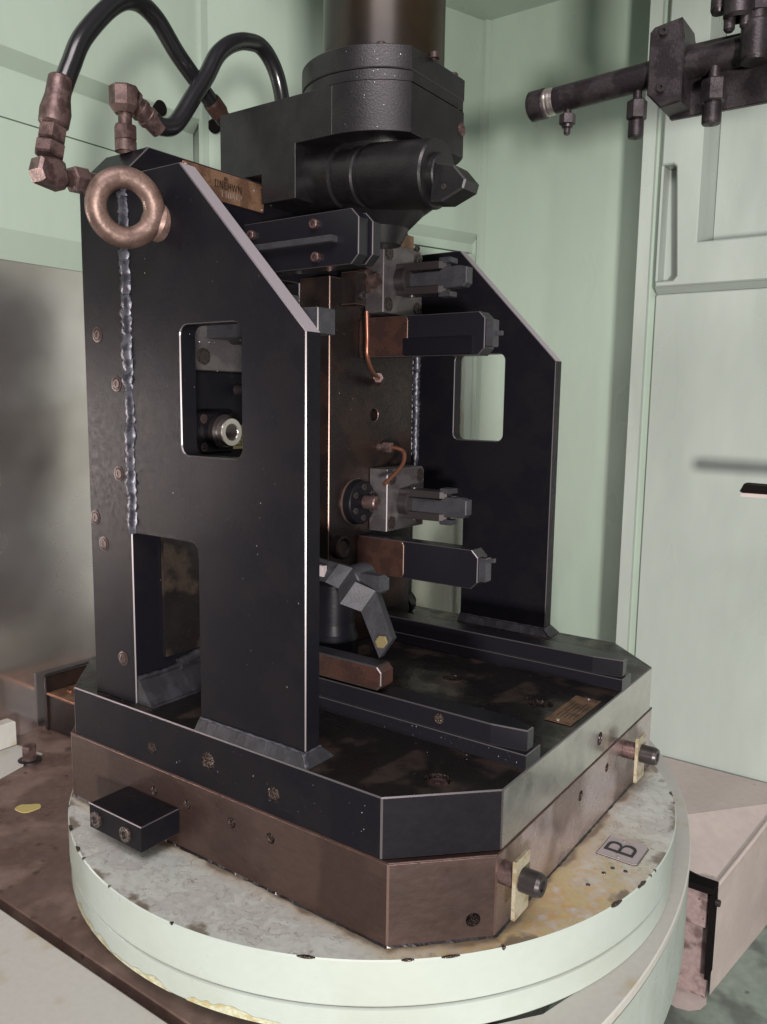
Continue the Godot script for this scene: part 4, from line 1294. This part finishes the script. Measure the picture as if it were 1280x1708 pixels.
func build_hoses() -> void:
	var hr := 0.0108
	var h1 := thing("hydraulic_hose", "black rubber hose arching high over the lifting eye from a rusty elbow", "hose", P(-0.5, 0.0, 0.76), "hydraulic hoses")
	var m := mb()
	tube(m, smooth_path([P(-0.5, -0.0335, 0.85), P(-0.5, -0.0213, 0.879), P(-0.5, -0.0034, 0.9156), P(-0.502, 0.0373, 0.963), P(-0.506, 0.071, 0.9815), P(-0.511, 0.1057, 0.9765), P(-0.517, 0.1422, 0.951), P(-0.521, 0.178, 0.929), P(-0.525, 0.212, 0.909), P(-0.527, 0.232, 0.897)], 10), func(_i: int, _k: int) -> float: return hr, 16)
	part(h1, "rubber_tube", [[m, M.rubber]])
	var f := mb()
	var d1 := (P(-0.5, -0.0335, 0.861) - P(-0.5, -0.045, 0.806)).normalized()
	lathe(f, P(-0.5, -0.0455, 0.808), d1, [[0.011, 0.0], [0.0158, 0.004], [0.0165, 0.018], [0.0135, 0.034], [0.0128, 0.054], [0.0112, 0.056]], 20)
	part(h1, "crimp_sleeve", [[f, M.fitting]])
	var f2 := mb()
	nut(f2, P(-0.5, -0.0485, 0.793), d1, 0.0155, 0.017)
	nut(f2, P(-0.5, -0.052, 0.777), d1, 0.0165, 0.015)
	part(h1, "swivel_nut", [[f2, M.fitting]])
	var f3 := mb()
	var fe := mb()
	prism(f3, fe, [PackedVector2Array([Vector2(-0.0665, 0.748), Vector2(-0.04, 0.744), Vector2(-0.034, 0.752), Vector2(-0.038, 0.772), Vector2(-0.045, 0.776), Vector2(-0.067, 0.773), Vector2(-0.071, 0.760)])], Vector3(-0.512, 0, 0), Vector3.FORWARD, Vector3.UP, Vector3.RIGHT, 0.0, 0.024, 0.003)
	part(h1, "elbow", [[f3, M.fitting], [fe, M.fitting]])
	var f4 := mb()
	lathe(f4, P(-0.5, -0.042, 0.759), P(0, 1, 0.05), [[0.009, 0.0], [0.009, 0.03]], 14)
	nut(f4, P(-0.5, -0.026, 0.7598), P(0, 1, 0.05), 0.0145, 0.02)
	lathe(f4, P(-0.5, -0.006, 0.761), P(0, 1, 0.05), [[0.011, 0.0], [0.011, 0.022]], 14)
	part(h1, "port_nut", [[f4, M.fitting]])
	var f5 := mb()
	lathe(f5, P(-0.524, 0.205, 0.9135), P(-0.003, 0.03, -0.018), [[0.0118, 0.0], [0.0125, 0.004], [0.0125, 0.02], [0.011, 0.024]], 16)
	part(h1, "end_sleeve", [[f5, M.rust_pad]])

	var h2 := thing("hydraulic_hose", "shorter black hose crossing in front, from the upright fitting to the block", "hose", P(-0.5, 0.05, 0.81), "hydraulic hoses")
	var m2 := mb()
	tube(m2, smooth_path([P(-0.5, 0.088, 0.8535), P(-0.499, 0.100, 0.8485), P(-0.498, 0.117, 0.853), P(-0.497, 0.1307, 0.868), P(-0.496, 0.150, 0.897), P(-0.495, 0.1713, 0.9275), P(-0.495, 0.189, 0.957), P(-0.495, 0.2084, 0.976), P(-0.495, 0.228, 0.988), P(-0.495, 0.2469, 0.9945), P(-0.495, 0.268, 0.997), P(-0.495, 0.2872, 0.988), P(-0.495, 0.304, 0.967), P(-0.495, 0.314, 0.935), P(-0.495, 0.316, 0.895)], 8), func(_i: int, _k: int) -> float: return hr, 16)
	part(h2, "rubber_tube", [[m2, M.rubber]])
	var g1 := mb()
	lathe(g1, P(-0.5, 0.0485, 0.806), Vector3.UP, [[0.0125, 0.0], [0.0125, 0.012], [0.010, 0.014]], 16)
	nut(g1, P(-0.5, 0.0485, 0.818), Vector3.UP, 0.0135, 0.018)
	lathe(g1, P(-0.5, 0.0485, 0.836), Vector3.UP, [[0.008, 0.0], [0.008, 0.018]], 14)
	part(h2, "port_nut", [[g1, M.fitting]])
	var g2 := mb()
	lathe(g2, P(-0.5, 0.0485, 0.8475), Vector3.UP, [[0.0, 0.0], [0.012, 0.001], [0.0175, 0.008], [0.0175, 0.0285], [0.016, 0.0305], [0.0, 0.0305]], 8, 0.3)
	part(h2, "elbow", [[g2, M.fitting]])
	var g3 := mb()
	var d2 := P(0.0, 0.045, -0.0235).normalized()
	lathe(g3, P(-0.5, 0.058, 0.866), d2, [[0.0145, 0.0], [0.0145, 0.004], [0.012, 0.005], [0.012, 0.011], [0.0135, 0.012], [0.0135, 0.017], [0.0118, 0.018], [0.0118, 0.023], [0.0132, 0.024], [0.0132, 0.029], [0.0115, 0.03], [0.0112, 0.046]], 18)
	part(h2, "crimp_sleeve", [[g3, M.fitting]])

func build_column() -> void:
	var t := thing("rotary_coupling", "black hydraulic rotary coupling hanging on a round column above the fixture", "coupling", P(-0.32, 0.315, 0.75))
	var o := P(-0.32, 0.315, 0)
	var cm := mb()
	lathe(cm, o, Vector3.UP, [[0.078, 0.925], [0.078, 1.69]], 48)
	part(t, "column", [[cm, M.dark_column]])
	var cs := mb()
	for i in 8:
		var a := TAU * i / 8 + 0.2
		var q := o + Vector3(cos(a), 0, sin(a)) * 0.090
		q.y = 0.934
		screw(t, q, Vector3.UP, 0.006, 0.006, M.rusty_screw, "flange_screw")
	# flange: round with a flat on the right, in two layers with a groove
	var flat := func(r: float) -> PackedVector2Array:
		var l := PackedVector2Array()
		var uf := 0.085
		var a0 := acos(clampf(uf / r, -1, 1))
		for i in 141:
			var a := lerpf(a0, TAU - a0, i / 140.0)
			l.append(Vector2(-0.32 + cos(a) * r, 0.315 + sin(a) * r))
		return l
	var fm := mb()
	var fe := mb()
	prism(fm, fe, [flat.call(0.105)], Vector3.ZERO, Vector3.RIGHT, Vector3.FORWARD, Vector3.UP, 0.9075, 0.934, 0.0012)
	part(t, "upper_flange", [[fm, M.cast_black], [fe, M.edge_dark]])
	var f2 := mb()
	prism(f2, fe, [flat.call(0.1035)], Vector3.ZERO, Vector3.RIGHT, Vector3.FORWARD, Vector3.UP, 0.894, 0.9073, 0.0008)
	part(t, "middle_flange", [[f2, M.cast_black]])
	# body: rounded towards the camera, straight arm to the left
	var bl := PackedVector2Array([Vector2(-0.3202, 0.42), Vector2(-0.3202, 0.21)])
	var a1 := acos(0.085 / 0.105)
	for i in 61:
		var a := lerpf(-PI / 2, -a1, i / 60.0)
		bl.append(Vector2(-0.32 + cos(a) * 0.105, 0.315 + sin(a) * 0.105))
	for i in 61:
		var a := lerpf(a1, PI / 2, i / 60.0)
		bl.append(Vector2(-0.32 + cos(a) * 0.105, 0.315 + sin(a) * 0.105))
	var bm := mb()
	var be := mb()
	prism(bm, be, [bl], Vector3.ZERO, Vector3.RIGHT, Vector3.FORWARD, Vector3.UP, 0.8375, 0.8938, 0.0005)
	prism(bm, be, [PackedVector2Array([Vector2(-0.5122, 0.8085), Vector2(-0.437, 0.8085), Vector2(-0.437, 0.772), Vector2(-0.379, 0.772), Vector2(-0.379, 0.8375), Vector2(-0.3203, 0.8375), Vector2(-0.3203, 0.8938), Vector2(-0.5122, 0.8938)])], Vector3(0, 0, -0.21), Vector3.RIGHT, Vector3.UP, Vector3.FORWARD, 0.0, 0.21, 0.0005)
	var body := part(t, "body", [[bm, M.cast_black], [be, M.edge_dark]])
	screw(body, P(-0.349, 0.2135, 0.8555), Vector3(0.0, 0, 1), 0.0078, 0.0025, M.fitting)
	screw(body, P(-0.235, 0.371, 0.871), Vector3.RIGHT, 0.0078, 0.0025, M.fitting)
	# stepped barrel pointing out to the right under the body
	var ba := P(-0.385, 0.262, 0.8075)
	var bd := (P(-0.200, 0.262, 0.7865) - ba).normalized()
	var bar := mb()
	lathe(bar, ba, bd, [[0.0, -0.01], [0.038, -0.01], [0.038, 0.045], [0.034, 0.047], [0.034, 0.070], [0.0365, 0.072], [0.0365, 0.08], [0.034, 0.082], [0.034, 0.088], [0.0385, 0.092], [0.0395, 0.182], [0.038, 0.185], [0.0, 0.185]], 40)
	var barrel := part(t, "barrel", [[bar, M.cast_black]])
	var rg := mb()
	lathe(rg, ba + bd * 0.185, bd, [[0.024, -0.001], [0.024, 0.006], [0.0225, 0.0075], [0.0, 0.0075]], 32)
	part(barrel, "end_disc", [[rg, M.cast_black]])
	var wd := mb()
	var wde := mb()
	var ez := P(0, 1, 0)
	var up := bd.cross(ez).normalized()
	if up.y < 0:
		up = -up
	prism(wd, wde, [PackedVector2Array([Vector2(0.188, -0.034), Vector2(0.205, -0.034), Vector2(0.232, -0.020), Vector2(0.234, -0.010), Vector2(0.216, 0.006), Vector2(0.188, 0.010)])], ba, bd, up, ez, -0.017, 0.017, 0.002)
	part(barrel, "wedge_nose", [[wd, M.cast_black], [wde, M.edge_dark]])
	screw(barrel, ba + bd * 0.206 - up * 0.018 - ez * 0.017, -ez, 0.0035, 0.001, M.black_screw)
	var stem := mb()
	lathe(stem, o + Vector3(0, 0, 0), Vector3.UP, [[0.0, 0.725], [0.026, 0.725], [0.03, 0.733], [0.036, 0.745], [0.056, 0.765], [0.07, 0.775], [0.07, 0.8375]], 40)
	part(t, "lower_stem", [[stem, M.cast_black]])

func nozzle(parent: Node, at: Vector3, r: float, l: float, short: bool) -> void:
	var m := mb()
	lathe(m, at, Vector3.DOWN, [[r * 0.45, -0.014], [r * 0.45, 0.002], [r * 0.8, 0.003]], 14)
	nut(m, at + Vector3.DOWN * 0.002, Vector3.DOWN, r, l * 0.5)
	var body := part(parent, "nozzle", [[m, M.pipe_steel]])
	var s := mb()
	if short:
		lathe(s, at, Vector3.DOWN, [[r * 0.8, l * 0.5], [r * 0.65, l * 0.68], [r * 0.42, l * 0.72], [r * 0.42, l * 0.92], [r * 0.3, l], [0.0, l]], 16)
	else:
		lathe(s, at, Vector3.DOWN, [[r * 0.62, l * 0.5], [r * 0.62, l * 0.56], [r * 0.78, l * 0.58], [r * 0.78, l * 0.96], [r * 0.7, l], [r * 0.2, l * 1.02], [0.0, l * 1.0]], 18)
	part(body, "tip", [[s, M.pipe_steel]])

func build_spray() -> void:
	var t := thing("coolant_manifold", "dark coolant pipe with capped end and spray nozzles before the door", "pipe", P(-0.05, 0.55, 0.9))
	var a := P(-0.2255, 0.55, 0.9475)
	var b := P(0.22, 0.55, 0.969)
	var d := (b - a).normalized()
	var m := mb()
	lathe(m, a, d, [[0.0175, 0.03], [0.0175, 0.45]], 30)
	part(t, "pipe", [[m, M.pipe_steel]])
	var c := mb()
	lathe(c, a, d, [[0.0, 0.0], [0.017, 0.0], [0.0205, 0.003], [0.0205, 0.024], [0.018, 0.025]], 30)
	part(t, "end_cap", [[c, M.pipe_steel]])
	var r := mb()
	lathe(r, a, d, [[0.0182, 0.0252], [0.0187, 0.028], [0.0182, 0.030], [0.0187, 0.033], [0.0182, 0.036], [0.0178, 0.040]], 30)
	part(t, "thread", [[r, M.bright_steel]])
	nozzle(t, P(-0.1665, 0.55, 0.930), 0.0115, 0.030, true)
	nozzle(t, P(-0.067, 0.55, 0.929), 0.0135, 0.050, false)
	nozzle(t, P(0.0325, 0.545, 0.934), 0.0155, 0.056, false)
	var k := mb()
	var ke := mb()
	prism(k, ke, [PackedVector2Array([Vector2(-0.0455, 0.922), Vector2(-0.0275, 0.9025), Vector2(-0.001, 0.906), Vector2(-0.001, 0.985), Vector2(-0.0055, 1.008), Vector2(-0.040, 1.0035), Vector2(-0.0455, 0.998)])], Vector3(0, 0, -0.522), Vector3.RIGHT, Vector3.UP, Vector3.FORWARD, 0.0, 0.06, 0.002)
	var blk := part(t, "clamp_block", [[k, M.pipe_steel], [ke, M.pipe_steel]])
	for y in [0.9945, 0.926]:
		screw(blk, P(-0.0265, 0.522, y), Vector3(0, 0, 1), 0.0058, 0.005, M.black_screw)
	var pl := mb()
	var ple := mb()
	box(pl, ple, -0.0275, 0.30, 0.566, 0.574, 0.9, 0.99, 0.001)
	part(t, "mount_plate", [[pl, M.pipe_steel], [ple, M.pipe_steel]])
	# fittings at the right, up to the edge of the picture
	var e := mb()
	lathe(e, P(0.084, 0.525, 0.939), Vector3.UP, [[0.0, -0.004], [0.016, -0.004], [0.018, 0.0], [0.018, 0.040], [0.014, 0.043], [0.014, 0.052]], 22)
	nut(e, P(0.084, 0.525, 0.989), Vector3.UP, 0.017, 0.022)
	lathe(e, P(0.084, 0.525, 1.011), Vector3.UP, [[0.011, 0.0], [0.011, 0.14]], 16)
	part(t, "riser", [[e, M.pipe_steel]])
	var u := thing("coolant_nozzle", "dark two legged nozzle hanging at the top right corner of the photo", "nozzle", P(0.05, 0.52, 1.0))
	var n1 := mb()
	lathe(n1, P(0.0635, 0.515, 0.9705), Vector3.UP, [[0.013, 0.014], [0.017, 0.018], [0.017, 0.05], [0.011, 0.053], [0.011, 0.15]], 22)
	part(u, "body", [[n1, M.pipe_steel]])
	for s in [-1, 1]:
		var lg := mb()
		lathe(lg, P(0.0635 + s * 0.0092, 0.515, 0.9725), Vector3.UP, [[0.0, 0.001], [0.004, 0.0], [0.0066, 0.003], [0.0072, 0.024]], 14)
		part(u, "leg", [[lg, M.pipe_steel]])
	var n2 := thing("coolant_jet", "short dark nozzle tip above the pipe clamp at the top edge", "nozzle", P(0.02, 0.53, 1.03))
	var nm := mb()
	lathe(nm, P(0.038, 0.525, 1.001), Vector3.UP, [[0.0, 0.0], [0.008, 0.0], [0.0098, 0.004], [0.0098, 0.15]], 18)
	part(n2, "tip", [[nm, M.pipe_steel]])
	var nn := mb()
	nut(nn, P(0.038, 0.525, 1.027), Vector3.UP, 0.0125, 0.015)
	part(n2, "hex_collar", [[nn, M.pipe_steel]])

# tiny bright chips and oil drops strewn over the black steel: past counting
func build_specks() -> void:
	var am := ArrayMesh.new()
	var st := mb()
	lathe(st, Vector3.ZERO, Vector3.UP, [[0.0007, 0.0], [0.0006, 0.0004], [0.0, 0.0006]], 6)
	am = st.commit()
	am.surface_set_material(0, M.speck)
	var places := []
	for i in 60:
		places.append([P(rng.randf_range(-0.44, -0.195), 0.0113, rng.randf_range(0.2, 0.74)), Vector3(0, 0, 1)])
	for i in 90:
		places.append([P(rng.randf_range(-0.18, -0.01), rng.randf_range(0.09, 0.54), 0.15), Vector3.UP])
	for i in 40:
		places.append([P(rng.randf_range(-0.56, -0.09), 0.0, rng.randf_range(0.1, 0.148)), Vector3(0, 0, 1)])
	for i in 40:
		places.append([P(rng.randf_range(-0.4, -0.2), rng.randf_range(0.18, 0.42), 0.15), Vector3.UP])
	for i in 34:
		var a := rng.randf_range(-1.5, -0.65)
		places.append([P(-0.32 + cos(a) * 0.105, 0.315 + sin(a) * 0.105, rng.randf_range(0.84, 0.93)), P(cos(a), sin(a), 0)])
	for i in 40:
		places.append([P(-0.4038, rng.randf_range(0.315, 0.38), rng.randf_range(0.3, 0.65)), Vector3.RIGHT])
	for i in 26:
		places.append([P(rng.randf_range(-0.18, -0.01), 0.134, rng.randf_range(0.151, 0.165)), Vector3(0, 0, 1)])
	var mm := MultiMesh.new()
	mm.transform_format = MultiMesh.TRANSFORM_3D
	mm.mesh = am
	mm.instance_count = places.size()
	for i in places.size():
		var bb := basis_for(places[i][1])
		var s := 0.22 + 0.55 * pow(rng.randf(), 2.5)
		var nrm: Vector3 = places[i][1].normalized()
		mm.set_instance_transform(i, Transform3D(Basis(bb[0] * s, nrm * s, bb[0].cross(nrm) * s * rng.randf_range(0.7, 1.8)), places[i][0]))
	var o := MultiMeshInstance3D.new()
	o.multimesh = mm
	o.name = "metal_specks"
	o.set_meta("kind", "stuff")
	o.set_meta("label", "tiny bright metal chips and oil drops sprinkled over the black steel")
	o.set_meta("category", "chips")
	add_child(o, true)

# ------------------------------------------------------------------
func _ready() -> void:
	rng.seed = 5
	var cam := Camera3D.new()
	cam.name = "camera"
	add_child(cam)
	var fw := Vector3(cos(0.1355) * cos(-2.1879), -sin(0.1355), cos(0.1355) * sin(-2.1879))
	var rt := fw.cross(Vector3.UP).normalized()
	var upv := rt.cross(fw)
	var rol := 0.0143
	var r2 := rt * cos(rol) + upv * sin(rol)
	var u2 := upv * cos(rol) - rt * sin(rol)
	cam.transform = Transform3D(Basis(r2, u2, -fw), Vector3(0.3302, 0.5199, 0.5879))
	cam.fov = rad_to_deg(2.0 * atan(854.0 / 1350.336))
	cam.near = 0.01
	cam.far = 50.0
	cam.current = true
	var we := WorldEnvironment.new()
	we.name = "environment"
	var env := Environment.new()
	env.background_mode = Environment.BG_COLOR
	env.background_color = Color(0.36, 0.355, 0.36)
	env.tonemap_mode = Environment.TONE_MAPPER_LINEAR
	env.tonemap_exposure = 1.0
	env.sdfgi_enabled = true
	env.ssao_enabled = true
	env.ssil_enabled = true
	we.environment = env
	add_child(we)
	# work lamp behind the photographer, to the right
	var flat := Vector3(fw.x, 0, fw.z).normalized()
	var lp := cam.position - flat * 1.55 + rt * 0.30
	lp.y = 0.16
	area("work_light", lp, P(-0.35, 0.35, 0.45), Vector2(0.20, 0.20), 11.5, Color(1.0, 0.97, 0.95))
	# broad overhead fill light from the unseen hall in front of the machine
	area("hall_fill", P(0.9, -1.6, 2.6), P(-0.35, 0.35, 0.4), Vector2(1.8, 1.4), 10.0, Color(1.0, 0.96, 0.97))
	make_materials()
	textured("cast_black", blotch(132, 256, Color(0.0062, 0.0055, 0.0066), Color(0.009, 0.0078, 0.0088), 0.02, 0.2, 0.5, 0.4), 6.0, 0.38, 0.15, null, M.rust_pad.heightmap_texture, 0.012)
	textured("dark_column", blotch(136, 256, Color(0.014, 0.011, 0.009), Color(0.022, 0.015, 0.008), 0.006, 0.1, 0.5, 0.15), 2.0, 0.3, 0.45)
	mat("edge_dark", Color(0.05, 0.047, 0.05), 0.35, 0.6)
	mat("speck", Color(0.55, 0.53, 0.52), 0.2, 0.7)
	build_enclosure()
	build_door()
	build_table()
	build_left_floor_items()
	build_pallet()
	build_fixture()
	build_hoses()
	build_column()
	build_spray()
	build_specks()

func area(called: String, at: Vector3, to: Vector3, size: Vector2, energy: float, col: Color) -> void:
	var l := AreaLight3D.new()
	l.name = called
	l.area_size = size
	l.light_energy = energy
	l.light_color = col
	l.shadow_enabled = true
	l.set("area_range", 8.0)
	add_child(l)
	var z := (at - to).normalized()
	var x := (Vector3.UP if absf(z.y) < 0.95 else Vector3.RIGHT).cross(z).normalized()
	l.transform = Transform3D(Basis(x, z.cross(x), z), at)
